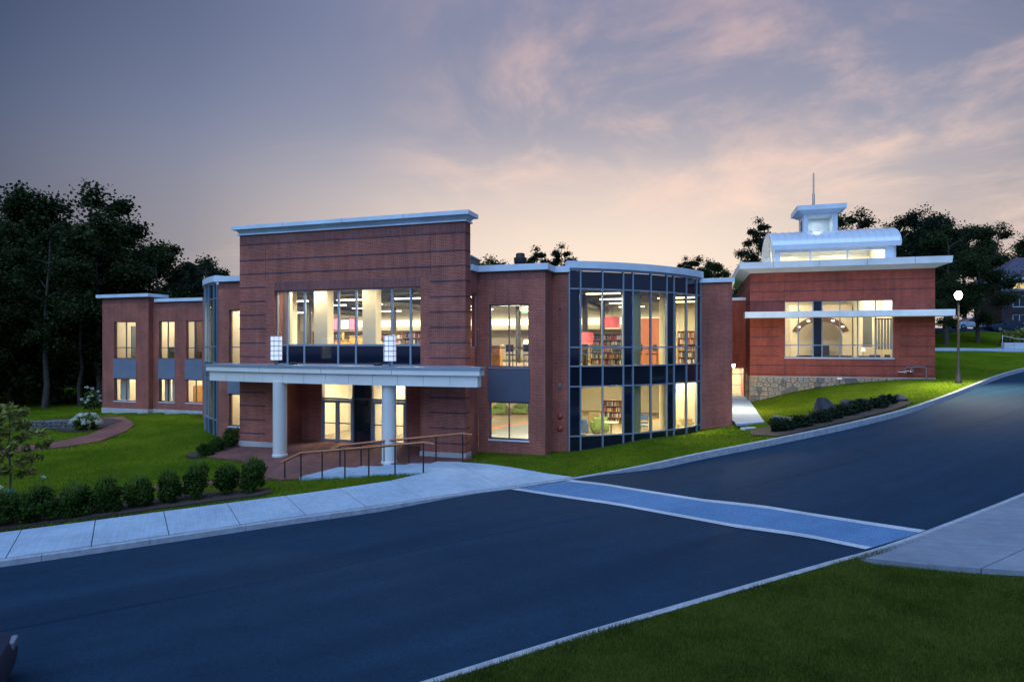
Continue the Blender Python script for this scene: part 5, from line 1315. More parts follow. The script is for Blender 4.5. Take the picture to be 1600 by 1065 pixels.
sc = empty('hanging_screen', (0, 0, 0), 0, 'pink and blue lit screen hanging behind the big window', 'screen')
MB().bev(-.95, .95, -.03, .03, 0, .75, .01).build('housing', 'charcoal_plastic', sc); boxobj('picture', 'screen', sc, -.9, -.1, -.038, -.031, .05, .7); boxobj('picture', 'lantern_glass', sc, -.02, .5, -.038, -.031, .1, .62); boxobj('picture', 'screen', sc, .55, .9, -.038, -.031, .05, .7)
for s in (-.6, .6): MB().tube((s, 0, .75), (s, 0, 1.9), .012, n=5).build('hanger', 'black_metal', sc)
put(sc, ML, MROT, -11.05, 7.3, 5.95)
dl = put(T(desklamp(), 'glowing table lamp on the dark reception counter', 'lamp'), ML, MROT, -13.3, 8.8, U + 1.25)
for i, (x, y) in enumerate(((-5.6, 6.5), (-4.4, 9.5))):
    put(T(table(1.6, .8, .74), ('nearer' if i == 0 else 'farther') + ' reading table at the right of the big window', 'table'), ML, MROT, x, y, U); put(T(monitor(), ('nearer' if i == 0 else 'farther') + ' black monitor on a reading table behind the big window', 'monitor'), ML, MROT, x + .2, y, U + .74)
# right bay, upper floor
put(T(counter(.95, 1.22, .5, 'wood'), 'orange wooden counter in the upper window of the right bay', 'counter'), ML, MROT, -.35, 4.6, U)
for i, (x, y) in enumerate(((.75, 4.4), (1.45, 4.9), (1.0, 6.6))):
    put(T(chair('charcoal_plastic', True), ('left', 'right', 'rear')[i] + ' black stool chair in the upper window of the right bay', 'chair', 'black chairs in the right bay'), ML, MROT, x, y, U, 170 + 20 * i)
put(T(table(1.3, .8, 1.0, 'dark_wood'), 'dark high table in the upper window of the right bay', 'table'), ML, MROT, 1.1, 5.6, U); put(T(desklamp(), 'glowing lamp on the dark high table in the right bay', 'lamp'), ML, MROT, 1.15, 5.6, U + 1.0)
es = empty('exit_sign', (0, 0, 0), 0, 'small green lit exit sign hanging in the right bay', 'sign'); MB().bev(-.18, .18, -.03, .03, 0, .2, .01).build('housing', 'white_plastic', es); boxobj('lit_face', 'exit_green', es, -.15, .15, -.034, -.031, .03, .17); MB().tube((0, 0, .2), (0, 0, 1.2), .01, n=5).build('hanger', 'black_metal', es); put(es, ML, MROT, .05, 9.0, 6.9)
ln = put(T(pendant('white_plastic', .75, .55, .5), 'large pale drum pendant in the upper window of the right bay', 'lamp'), ML, MROT, .75, 8.2, 7.0)
# right bay, ground floor
rg = empty('rug', (0, 0, 0), 0, 'grey oval rug with orange rim on the floor behind the right bay lower window', 'rug')
m = MB().lathe([(1.0, 0), (1.0, .012)], 40); m.v = [(x * 2.6, y * 4.6, z) for x, y, z in m.v]; m.build('rim', 'rug_orange', rg)
m = MB().lathe([(1.0, .012), (1.0, .02)], 40); m.v = [(x * 2.1, y * 4.0, z) for x, y, z in m.v]; m.build('centre', 'rug_grey', rg); put(rg, ML, MROT, .1, 9.0, .021)
for i, (x, y) in enumerate(((-4.3, 17.2), (-2.9, 17.8))): put(T(armchair('green_fabric'), ('left' if i == 0 else 'right') + ' green armchair behind the lower window of the right bay', 'armchair', 'green armchairs in the right bay'), ML, MROT, x, y, GF, 0)
# curved bay
put(T(pendant('pink_fabric', .42, .62), 'pink drum pendant, lower left one in the curved glass bay', 'lamp'), ML, MROT, 3.75, 8.4, 5.15)
put(T(pendant('pink_fabric', .42, .62), 'pink drum pendant, upper one in the curved glass bay', 'lamp'), ML, MROT, 5.15, 8.8, 6.0)
for i, (x, y) in enumerate(((3.9, 6.4), (4.7, 6.8), (5.5, 7.6), (6.5, 8.6), (7.2, 9.4))): put(T(chair('dark_green_fabric', True), 'dark high chair in the upper curved bay, ' + ('leftmost', 'second from left', 'middle', 'second from right', 'rightmost')[i], 'chair', 'high chairs in the curved bay'), ML, MROT, x, y, U, 150 + 25 * i)
put(T(table(2.2, .6, 1.0, 'dark_wood'), 'dark bar table at the left in the upper curved bay', 'table'), ML, MROT, 4.6, 7.6, U); put(T(table(1.6, .6, 1.0, 'dark_wood'), 'dark bar table in the middle of the upper curved bay', 'table'), ML, MROT, 6.9, 10.2, U, 30)
put(T(shelf(2.0, 1.9, 5, 7), 'bookshelf behind the pink pendants in the curved bay', 'bookshelf'), ML, MROT, 4.3, 12.2, U); put(T(shelf(2.0, 1.5, 4, 8), 'low bookshelf in the ground floor of the curved bay', 'bookshelf'), ML, MROT, 4.6, 14.5, GF)
put(T(armchair('green_fabric'), 'green armchair in the ground floor of the curved bay', 'armchair'), ML, MROT, 4.2, 10.2, GF, 200); put(T(armchair('tan_fabric'), 'tan armchair in the ground floor of the curved bay', 'armchair'), ML, MROT, 3.7, 12.4, GF, 160); put(T(armchair('blue_fabric'), 'blue armchair at the left in the ground floor of the curved bay', 'armchair'), ML, MROT, 3.2, 8.9, GF, 220)
put(T(roundtable(.38, .72), 'white round table in the ground floor of the curved bay', 'table'), ML, MROT, 5.0, 9.4, GF); put(T(chair('blue_fabric'), 'blue swivel chair in the middle of the ground floor curved bay', 'chair'), ML, MROT, 6.6, 10.6, GF, 120); put(T(chair('blue_fabric'), 'blue chair by the cream wall in the ground floor curved bay', 'chair'), ML, MROT, 6.5, 12.2, GF, 200); put(T(table(1.4, .7, .74, 'wood'), 'wooden table in the ground floor of the curved bay', 'table'), ML, MROT, 7.6, 11.4, GF, 20)
# left wing
for i, x in enumerate((-33.0, -29.4, -26.6)):
    nm = ('end', 'middle', 'right')[i]
    put(T(table(1.4, .7, .76), f'table in the upper {nm} window of the left wing', 'table'), ML, MROT, x, 13.2, 3.87); put(T(armchair(('tan_fabric', 'tan_fabric', 'dark_green_fabric')[i]), f'armchair in the upper {nm} window of the left wing', 'armchair'), ML, MROT, x + .4, 14.4, 3.87, 170)
    put(T(counter(1.5, .95, .6, 'wood'), f'wooden cabinet in the lower {nm} window of the left wing', 'cabinet'), ML, MROT, x + .5, 15.9, GF); put(T(monitor(), f'monitor on the table in the upper {nm} window of the left wing', 'monitor'), ML, MROT, x + .3, 13.2, 4.63)
put(T(shelf(2.2, 2.1, 5, 21), 'bookshelf at the right in the upper curved bay', 'bookshelf'), ML, MROT, 9.4, 15.6, U)
put(T(armchair('tan_fabric'), 'tan armchair at the right in the ground floor of the curved bay', 'armchair'), ML, MROT, 8.8, 11.2, GF, 210); put(T(table(1.5, .7, 1.0, 'dark_wood'), 'dark high table at the right in the upper curved bay', 'table'), ML, MROT, 8.9, 11.4, U)
put(T(shelf(1.4, 2.4, 5, 11), 'dark bookshelf in the upper end window of the left wing', 'bookshelf'), ML, MROT, -32.0, 15.6, 3.87)
# pavilion
put(T(sofa(2.1, 'dark_green_fabric'), 'dark green sofa back in the middle of the pavilion window', 'sofa'), PL, PROT, 6.15, 2.6, 3.41, 180); put(T(sofa(1.2, 'dark_green_fabric'), 'small dark green sofa at the left of the pavilion window', 'sofa'), PL, PROT, 4.1, 2.8, 3.41, 180)
put(T(armchair('tan_fabric'), 'tan armchair at the right of the pavilion window', 'armchair'), PL, PROT, 8.2, 3.0, 3.41, 150); put(T(armchair('blue_fabric'), 'blue armchair at the right of the pavilion window', 'armchair'), PL, PROT, 8.95, 3.8, 3.41, 190); put(T(chair('charcoal_plastic'), 'dark chair in the right corner of the pavilion window', 'chair'), PL, PROT, 9.7, 3.4, 3.41, 200)
put(T(roundtable(.4, .9), 'round table with a lamp at the right of the pavilion window', 'table'), PL, PROT, 8.6, 5.0, 3.41); put(T(desklamp(), 'glowing lamp on the round table in the pavilion', 'lamp'), PL, PROT, 8.6, 5.0, 4.31)
put(T(counter(1.2, 1.6, .3, 'charcoal_plastic', 'charcoal_plastic'), 'black cabinet under the pavilion arch', 'cabinet'), PL, PROT, 6.6, 10.3, 3.41)

# ================================================================== TREES
def leafcloud(name, centres, radii, n_each, size, mat, seed, flat=.8, droop=0.0, elong=1.0, shell=.55):
    rg_ = np.random.default_rng(seed); C = np.repeat(np.asarray(centres, float), n_each, 0); Rd = np.repeat(np.asarray(radii, float), n_each)
    N = len(C); d = rg_.normal(size=(N, 3)); d /= np.linalg.norm(d, axis=1, keepdims=True); r = np.minimum((shell + (1 - shell) * rg_.random(N)) * np.abs(rg_.normal(.92, .22, N)), 1.12)
    P = C + d * (Rd * r)[:, None] * np.array([1, 1, flat])
    nn = rg_.normal(size=(N, 3)); nn[:, 2] = np.abs(nn[:, 2]) * 1.2 + .15; nn /= np.linalg.norm(nn, axis=1, keepdims=True)
    a = np.cross(nn, rg_.normal(size=(N, 3))); a /= np.linalg.norm(a, axis=1, keepdims=True); b = np.cross(nn, a)
    s = size * rg_.uniform(.6, 1.35, N)
    a *= (s * .5)[:, None]; b *= (s * .5 * elong)[:, None]
    V = np.stack([P - b, P + a, P + b, P - a], 1).reshape(-1, 3)
    return fastmesh(name, V, 4, np.arange(4 * N), mat)
def treegeo(seed, h, cr, trunk_r, base=.3, limbs=13, mat='leaf_dark', leaf=.34, n=170, flat=.75, bark='bark', pine=False, spread=1.0):
    q = random.Random(seed); m = MB(); tips = []; rad = []
    tp = [Vector((0, 0, -.3))]; lean = Vector((q.uniform(-.05, .05), q.uniform(-.05, .05), 0))
    for i in range(1, 8): tp.append(Vector((lean.x * h * i / 7 + q.uniform(-.02, .02) * h * .6, lean.y * h * i / 7 + q.uniform(-.02, .02) * h * .6, h * .94 * i / 7)))
    m.path(tp, [trunk_r * (1 - .86 * (i / 7) ** .8) for i in range(8)], 9)
    for k in range(limbs):
        f = base + (1 - base) * (k + q.random() * .6) / limbs; f = min(f, .97)
        j = f * 7; i = min(int(j), 6); p = tp[i].lerp(tp[i + 1], j - i); az = k * 2.4 + q.uniform(-.5, .5)
        prof = math.sin(min(1, (f - base) / (1 - base) * .85 + .16) * math.pi) ** .6 if not pine else (1.12 - (f - base) / (1 - base) * .8)
        L = cr * max(.25, prof) * q.uniform(.72, 1.12) * spread; up = q.uniform(.15, .55) if not pine else q.uniform(-.05, .2)
        e = p + Vector((math.cos(az), math.sin(az), up)) * L; mid_ = p.lerp(e, .5) + Vector((0, 0, L * (.08 if not pine else -.04)))
        r0 = trunk_r * (.42 * (1 - f) + .1); m.path([p, mid_, e], [r0, r0 * .6, r0 * .18], 5)
        tips.append(e); rad.append(L * (.40 if not pine else .36) + .4)
        if L > cr * .55: tips.append(p.lerp(e, .62) + Vector((q.uniform(-1, 1), q.uniform(-1, 1), q.uniform(.1, .9))) * cr * .1); rad.append(L * .34 + .35)
        for s in range(3):
            p2 = p.lerp(e, q.uniform(.35, .85)); d2 = Vector((math.cos(az + q.uniform(-1.3, 1.3)), math.sin(az + q.uniform(-1.3, 1.3)), q.uniform(-.1, .6) if not pine else q.uniform(-.15, .2))) * L * q.uniform(.25, .5)
            m.path([p2, p2 + d2 * .55 + Vector((0, 0, .1)), p2 + d2], [r0 * .4, r0 * .28, r0 * .1], 4); tips.append(p2 + d2); rad.append(L * .26 + .3)
    tips.append(tp[-1] + Vector((0, 0, h * .03))); rad.append(cr * .28)
    tm = m.mesh('trunk', bark, True, uv=False)
    cm_ = leafcloud('crown', [t[:] for t in tips], rad, n, leaf, mat, seed, flat if not pine else .8, shell=.2)
    return tm, cm_
def tree(name, geo, loc, rz_, s, label, cat='tree', group=None, sz=None):
    r = empty(name, loc, rz_, label, cat, group); r.scale = (s, s, sz or s)
    link(bpy.data.objects.new('trunk', geo[0]), r); link(bpy.data.objects.new('crown', geo[1]), r); return r
big = [treegeo(11, 20, 6.6, .52, .22, 15, n=330, leaf=.28), treegeo(12, 17, 5.4, .42, .2, 14, n=320, leaf=.27), treegeo(13, 20, 5.2, .36, .35, 13, n=270, leaf=.26, bark='bark_pale')]
thin = treegeo(14, 14, 3.8, .26, .3, 11, n=190, leaf=.22, bark='bark_pale')
pine = [treegeo(21, 17, 3.4, .28, .32, 30, 'leaf_pine', .20, 150, pine=True), treegeo(22, 15, 4.2, .30, .40, 26, 'leaf_pine', .21, 160, pine=True)]
flatp = treegeo(23, 18, 6.6, .42, .50, 24, 'leaf_pine', .24, 230, pine=True, spread=1.15)
def gt(x, y): return (x, y, g1(x, y) if math.hypot(x, y - 40) < 135 else 1.0)
W = 'wood at the left of the library'
spots = [  # kind, x, y, rot, scale, label
    (big[0], -41.5, 62, .3, 1.06, 'tallest spreading dark tree behind the left wing roof'),
    (big[1], -36.0, 64, 1.6, .93, 'dark rounded tree rising just behind the left wing'),
    (big[2], -47.8, 60, 2.2, .95, 'dark tree with loose crown at the far left skyline'),
    (big[0], -58.0, 66, 4.0, .92, 'broad dark tree at the left edge of the skyline'),
    (big[1], -53.0, 70, 3.2, 1.05, 'dark tree filling the skyline dip left of the tallest tree'),
    (big[2], -40.6, 54.5, 5.1, .78, 'pale trunked tree standing at the lawn edge left of the wing'),
    (thin, -44.5, 50.5, .7, .95, 'slim pale trunk tree left of the lawn wall'),
    (thin, -39.2, 57, 2.7, .90, 'slender tree close to the corner of the left wing'),
    (big[1], -47.5, 56.5, .2, .72, 'low branched dark tree in front of the wood'),
    (thin, -50.0, 47, 4.4, .92, 'slim tree at the left picture edge above the young tree'),
    (big[1], -58, 55, 1.0, .85, 'dense dark tree at the left picture edge'),
    (big[1], -31.0, 70, 2.0, .70, 'smaller dark tree showing above the left wing right end'),
    (big[1], -45.6, 63, 3.7, 1.17, 'dark tree filling the skyline between the left clump and the tallest tree'),
    (big[0], -50.6, 64, 5.6, 1.0, 'dark rounded tree on the left skyline beside the loose crowned one'),
    (big[1], -38.5, 58.5, .9, .86, 'dark rounded tree overhanging the end of the left wing'),
    (big[0], -46.0, 72, 1.1, .98, 'dark tree deep in the wood behind the slim pale trunk'),
    (big[1], -42.0, 70, 2.9, 1.08, 'dark tree deep in the wood behind the tallest tree'),
    (big[0], -63.0, 74, .9, 1.0, 'dark tree deep in the wood at the left edge'),
    (big[1], -36.5, 74, 4.9, .92, 'dark tree deep in the wood behind the wing corner'),
    (big[1], -55.0, 51, 3.9, .62, 'low dark tree at the wood edge by the left picture edge'),
    (big[1], -45.5, 61, 5.4, .60, 'low dark tree between the slim trunks'),
    (pine[1], -31.0, 62, .5, .93, 'small pine showing left of the tall entrance front')]
for k, (g_, x, y, rot, s, lb) in enumerate(spots): tree('pine_tree' if g_ in pine else 'broadleaf_tree', g_, gt(x, y), rot, s, lb, 'tree', W)
CT = 'dark trees behind the library roof'
for g_, x, y, rot, s, lb in ((pine[0], 4.2, 95, .2, 1.04, 'tall pine silhouette behind the roof right of the exhaust fan'), (pine[1], 1.6, 96, 1.2, 1.0, 'bushy pine at the left of the tallest roof pine'), (pine[0], 7.4, 96, 2.2, 1.04, 'short pine silhouette just left of the curved bay roof'), (big[1], -3.0, 98, .4, 1.0, 'round dark tree left of the exhaust fan'), (pine[1], -.4, 99, 3.4, 1.08, 'low pine behind the exhaust fan'),
    (pine[0], 24.6, 88, 1.0, .72, 'small pine silhouette right of the curved bay roof'), (big[1], 27.5, 92, 2.0, .72, 'dark tree between the curved bay and the pavilion'), (big[1], 30.5, 96, 1.1, .70, 'dark tree close to the pavilion left cornice'), (pine[0], 30.3, 76, .4, .87, 'open pine rising behind the pavilion left roof end')):
    tree('pine_tree' if g_ in pine else 'broadleaf_tree', g_, gt(x, y), rot, s, lb, 'tree', CT)
PT = 'trees behind the pavilion'
for g_, x, y, rot, s, lb in ((big[0], 41.0, 74, .2, .75, 'round dark tree right of the pavilion cupola'), (flatp, 50.0, 75, 1.3, .86, 'flat topped tall pine right of the pavilion'), (big[0], 48.5, 70, 2.5, .66, 'dark tree below the flat topped pine'), (big[1], 74.0, 106, 1.5, 1.08, 'dark tree at the right skyline near the picture edge'), (big[0], 98, 126, .1, 1.08, 'dark tree over the far brick building'), (big[1], 88, 122, 2.1, 1.12, 'dark tree behind the left end of the far brick building'), (big[1], 108, 128, 3.1, 1.2, 'dark tree at the right picture edge behind the far building'), (big[1], 58.5, 88, .9, .86, 'dark tree filling the gap between flat topped pine and far building'), (big[1], 53.5, 72, 4.4, .62, 'small dark tree behind the lamp head'), (big[1], 44.0, 66, 3.3, .55, 'low dark tree right behind the pavilion corner'), (big[2], 52.0, 82, .3, .60, 'loose tree between the lamp and the far building')):
    tree('pine_tree' if g_ is flatp else 'broadleaf_tree', g_, gt(x, y), rot, s, lb, 'tree', PT)
# undergrowth of the wood
q = np.random.default_rng(3); uc = np.stack([q.uniform(-78, -31, 330), q.uniform(54, 82, 330), q.uniform(.3, 7.5, 330)], -1)
uc[:, 1] += np.clip((uc[:, 0] + 50) * .12, 0, 6); uc = uc[~((uc[:, 0] > -37) & (uc[:, 1] < 60))]
tag(link(bpy.data.objects.new('undergrowth', leafcloud('undergrowth', uc, q.uniform(1.2, 2.4, len(uc)), 170, .34, 'leaf_dark', 5, .9, shell=.2))), 'dark leafy undergrowth below the trees of the wood', 'undergrowth', kind='stuff')
# young tree with watering bag
yt = empty('young_tree', (-16.75, 20.9, g1(-16.75, 20.9)), .4, 'young tree with drooping yellow green leaves at the left edge', 'tree')
m = MB(); m.path([(0, 0, -.1), (.03, 0, 1.0), (-.02, .03, 2.0), (.02, 0, 3.35)], [.045, .035, .026, .01], 8); tips = []; rad = []; qq = random.Random(8)
for k in range(24):
    f = .30 + .70 * k / 24; z = 3.35 * f; az = k * 2.4; L = (1.2 - .85 * abs(f - .52) * 1.5) * qq.uniform(.6, 1.05); e = Vector((math.cos(az) * L, math.sin(az) * L, z + L * .22))
    m.path([(0, 0, z), (e.x * .5, e.y * .5, z + L * .22), e], [.014, .009, .004], 4)
    for t in (.45, .75, 1.0): tips.append((e.x * t, e.y * t, z + L * .2 * t)); rad.append(.17)
m.build('trunk', 'bark', yt, True, uv=False)
link(bpy.data.objects.new('crown', leafcloud('crown', tips, rad, 21, .11, 'leaf_young', 9, 1.0, elong=2.3, shell=.3)), yt)
bg = empty('watering_bag', (-16.75, 20.9, g1(-16.75, 20.9)), .4, 'teal watering bag wrapped round the young tree trunk', 'bag')
MB().lathe([(.24, 0), (.27, .08), (.25, .3), (.17, .5), (.10, .58)], 14).build('bag_body', 'bag', bg, True)
MB().lathe([(.17, .50), (.20, .53), (.13, .60)], 12).build('tie', 'bag', bg, True)

# ================================================================== SHRUBS, FLOWERS, ROCKS
def shrub(name, loc, rx, h, seed, label, n=1500, leaf=.085, mat='leaf_hedge', tips_=True, group=None, rot=0, flat=1.0):
    r = empty(name, loc, rot, label, 'shrub', group); q = np.random.default_rng(seed); c = []; ra = []
    for k in range(40):
        a = q.uniform(0, 6.28); rr = rx * math.sqrt(q.random()) * .70; z = h * (.14 + .62 * q.random() * (1 - .45 * (rr / rx) ** 2)); c.append((rr * math.cos(a), rr * math.sin(a), z)); ra.append(rx * q.uniform(.28, .42))
    link(bpy.data.objects.new('foliage', leafcloud('foliage', c, ra, n // 40, leaf, mat, seed, 1.15, elong=1.7, shell=.45)), r)
    if tips_:
        N = 130; a = q.uniform(0, 6.28, N); rr = rx * np.sqrt(q.random(N)) * .8; z0 = h * (.86 - .3 * (rr / rx) ** 2); hh = q.uniform(.06, .24, N)
        P = np.stack([rr * np.cos(a), rr * np.sin(a), z0], -1); D = np.stack([np.cos(a) * .05 + q.normal(0, .03, N), np.sin(a) * .05 + q.normal(0, .03, N), hh], -1); S = np.stack([-np.sin(a), np.cos(a), np.zeros(N)], -1) * .014
        V = np.stack([P - S, P + S, P + D], 1).reshape(-1, 3); link(bpy.data.objects.new('new_growth', fastmesh('new_growth', V, 3, np.arange(3 * N), 'leaf_tip')), r)
    m = MB()
    for k in range(4): m.path([(0, 0, -.1), (.12 * math.cos(k * 1.6), .12 * math.sin(k * 1.6), h * .35), (.25 * rx * math.cos(k * 1.6), .25 * rx * math.sin(k * 1.6), h * .7)], [.02, .015, .006], 5)
    m.build('stems', 'bark', r, uv=False); r.children[-1].name = 'stem'
    return r
hx = [(-15.15, 18.75, .58, 1.1), (-14.4, 19.05, .62, 1.15), (-13.62, 19.5, .56, 1.08), (-12.9, 20.0, .58, 1.18), (-12.15, 20.45, .58, 1.02), (-11.45, 20.98, .52, 1.08), (-10.75, 21.4, .56, 1.32), (-9.95, 21.95, .54, 1.14), (-9.15, 22.25, .56, 1.3)]
on = ['at the left picture edge', 'in front of the young tree', 'second right of the young tree', 'third right of the young tree', 'fifth from the grass strip', 'fourth from the grass strip', 'third from the grass strip', 'second from the grass strip', 'last at the right, beside the grass strip']
for k, (x, y, rx, h) in enumerate(hx): shrub('hedge_shrub', (x, y, g1(x, y) + .03), rx * .91, h * 1.04, 100 + k, f'round clipped green hedge shrub along the pavement, {on[k]}', 6400, .05, group='hedge shrubs along the pavement', rot=k)
for k, (x, y, rx, h) in enumerate(((-14.45, 29.5, .42, .66), (-14.35, 30.5, .42, .72), (-14.1, 31.4, .42, .78), (-14.55, 32.6, .5, 1.0))): shrub('entrance_shrub', (x, y, g1(x, y) + .03), rx, h, 140 + k, 'small round shrub in the entrance bed, ' + ('nearest to the lawn', 'second from the lawn', 'third from the lawn', 'against the curved glass')[k], 2400, .05, group='shrubs beside the entrance', tips_=False)
for k, (x, y, rx, h) in enumerate(((12.6, 29.2, .6, .5), (13.7, 29.6, .65, .5), (14.9, 30.3, .7, .55), (15.8, 31.0, .6, .5), (16.9, 31.6, .65, .55), (17.9, 32.2, .6, .6), (19.0, 32.5, .6, .55), (19.9, 33.2, .5, .5), (13.0, 30.6, .5, .45))): shrub('ground_shrub', (x, y, g1(x, y) + .03), rx, h, 160 + k, 'low spreading dark juniper in the rock bed, ' + ('nearest the passage', 'second along the kerb from the passage', 'third along the kerb from the passage', 'fourth along the kerb from the passage', 'fifth along the kerb from the passage', 'sixth along the kerb from the passage', 'seventh along the kerb from the passage', 'nearest the lamp post', 'under the low stone wall')[k], 1800, .075, 'leaf_pine', False, 'junipers in the rock bed')
shrub('verge_bush', (56.5, 69.5, g1(56.5, 69.5)), 2.2, 2.0, 190, 'tawny rounded bush behind the white concrete block at the right', 1800, .22, 'leaf_young', False)
# hydrangeas
def hydrangea(loc, rx, h, nf, label, seed):
    r = shrub('hydrangea', loc, rx, h, seed, label, 900, .13, 'leaf_plant', False); r['category'] = 'flower bush'; q = random.Random(seed)
    for k in range(nf):
        a = q.uniform(0, 6.28); e = q.uniform(.05, 1.2); p = (rx * math.cos(a) * math.cos(e) * .95, rx * math.sin(a) * math.cos(e) * .95, h * (.35 + .65 * math.sin(e)))
        m = leafcloud('flower_head', [p], [.10 + .05 * q.random()], 60, .06, 'petal', seed + k, .9, shell=.7); link(bpy.data.objects.new('flower_head', m), r)
hydrangea((-26.9, 39.6, g1(-26.9, 39.6)), .85, 1.05, 34, 'bush of white hydrangea flowers beside the curved brick path', 300)
hydrangea((-33.7, 50.2, g1(-33.7, 50.2)), .7, 2.2, 14, 'tall cream flowering bush at the corner of the left wing', 340)
for k, (x, y, lb) in enumerate(((-17.35, 23.2, 'white flower on a stalk in the lawn behind the hedge'), (-17.7, 21.7, 'white flower beside the young tree'))):
    fl = empty('lawn_flower', (x, y, g1(x, y)), 0, lb, 'flower'); MB().tube((0, 0, 0), (0, 0, .42), .012, n=6).build('stalk', 'leaf_plant', fl)
    link(bpy.data.objects.new('petals', leafcloud('petals', [(0, 0, .46)], [.08], 24, .09, 'petal', 400 + k, .6, elong=1.6)), fl).name = 'bloom'
# boulders
def rockmesh(seed, sx, sy, sz):
    bm = bmesh.new(); bmesh.ops.create_icosphere(bm, subdivisions=3, radius=1); q = np.random.default_rng(seed)
    pl = q.normal(size=(11, 3)); pl /= np.linalg.norm(pl, axis=1, keepdims=True); dd = q.uniform(.42, .8, 11)
    for v in bm.verts:
        c = np.array(v.co)
        for n_, d_ in zip(pl, dd):
            e = c @ n_ - d_
            if e > 0: c = c - n_ * e * .92
        c = c * (1 + q.normal(0, .018)); v.co = (c[0] * sx, c[1] * sy, c[2] * sz)
    me = bpy.data.meshes.new('rock'); bm.to_mesh(me); bm.free(); me.materials.append(MAT['boulder']); return me
for k, (x, y, sx, sy, sz, rot, lb) in enumerate(((16.9, 34.0, .95, .7, .78, .3, 'largest dark boulder at the top of the rock bed'), (17.5, 32.9, .62, .5, .55, 1.2, 'dark boulder leaning in front of the largest one'), (18.9, 33.5, .9, .6, .5, .5, 'long low boulder with pale top in the rock bed'), (20.0, 34.1, .45, .4, .4, 2.0, 'small boulder right of the long low one'), (20.9, 33.7, .5, .4, .35, .8, 'last small boulder at the right end of the rock bed'))):
    o = link(bpy.data.objects.new('boulder', rockmesh(50 + k, sx, sy, sz))); o.location = (x, y, g1(x, y) + sz * .35); o.rotation_euler = (.1 * k, .15, rot); tag(o, lb, 'boulder', 'boulders in the rock bed')
def drywall(name, label, p, q_, h, rows, seed, thick=.4, hfun=None):
    r = empty(name, (p[0], p[1], g1(*p)), math.atan2(q_[1] - p[1], q_[0] - p[0]), label, 'wall'); L = math.dist(p, q_); s = random.Random(seed); z = -.15
    hh = (h + .15) / rows
    for k in range(rows):
        u = 0
        while u < L - .05:
            w = min(s.uniform(.25, .55), L - u)
            MB().bev(u + .01, u + w - .01, -thick / 2 + s.uniform(-.03, .03), thick / 2 + s.uniform(-.03, .03), z + .006, z + hh - .006 + s.uniform(-.015, .02), .03).build('stone', s.choice(['wall_stone', 'wall_stone', 'fieldstone_dark']), r, uv=False); u += w
        z += hh
    return r
drywall('stone_wall', 'low dry stone wall beside the white hydrangeas on the left lawn', (-31.6, 39.8), (-27.9, 40.6), .55, 4, 3)
drywall('stone_wall', 'short low stone wall at the end of the passage, above the junipers', (13.75, 33.0), (15.2, 30.9), .42, 3, 4)
ps = empty('passage_step', (12.6, 32.4, .5), .3, 'two concrete steps at the front end of the passage walkway', 'steps')
for k in range(2): MB().bev(-.95, .95, -.35 - .35 * k, .0 - .35 * k, -.3, .36 - .16 * k, .01).build('step', 'concrete', ps)

# ================================================================== STREET LAMP, CARS, FAR THINGS
lx_, ly_ = 27.4, 38.5; lzb = g1(lx_, ly_)
lp = empty('street_lamp', (lx_, ly_, lzb), 0, 'lit street lamp on a dark green post right of the pavilion', 'street lamp')
MB().lathe([(.20, -.1), (.20, .12), (.14, .2), (.11, .7), (.075, .8), (.06, 4.9), (.09, 4.95), (.13, 5.05), (.1, 5.12)], 16).build('post', 'black_metal', lp, True)
MB().lathe([(.08, 5.13), (.16, 5.2), (.20, 5.32), (.20, 5.42), (.16, 5.54), (.08, 5.6)], 18).build('lamp_glass', 'street_lamp_glass', lp, True)
MB().lathe([(.11, 5.605), (.08, 5.65), (.02, 5.72)], 18).build('cap', 'black_metal', lp, True)
ld = bpy.data.lights.new('street_lamp_light', 'SPOT'); ld.energy = 5600; ld.color = (1, .92, .66); ld.shadow_soft_size = .22; ld.spot_size = R_(124); ld.spot_blend = .8
lo = link(bpy.data.objects.new('street_lamp_light', ld)); lo.location = (lx_, ly_ - .5, lzb + 5.2); lo.rotation_euler = (R_(-20), R_(-4), 0)
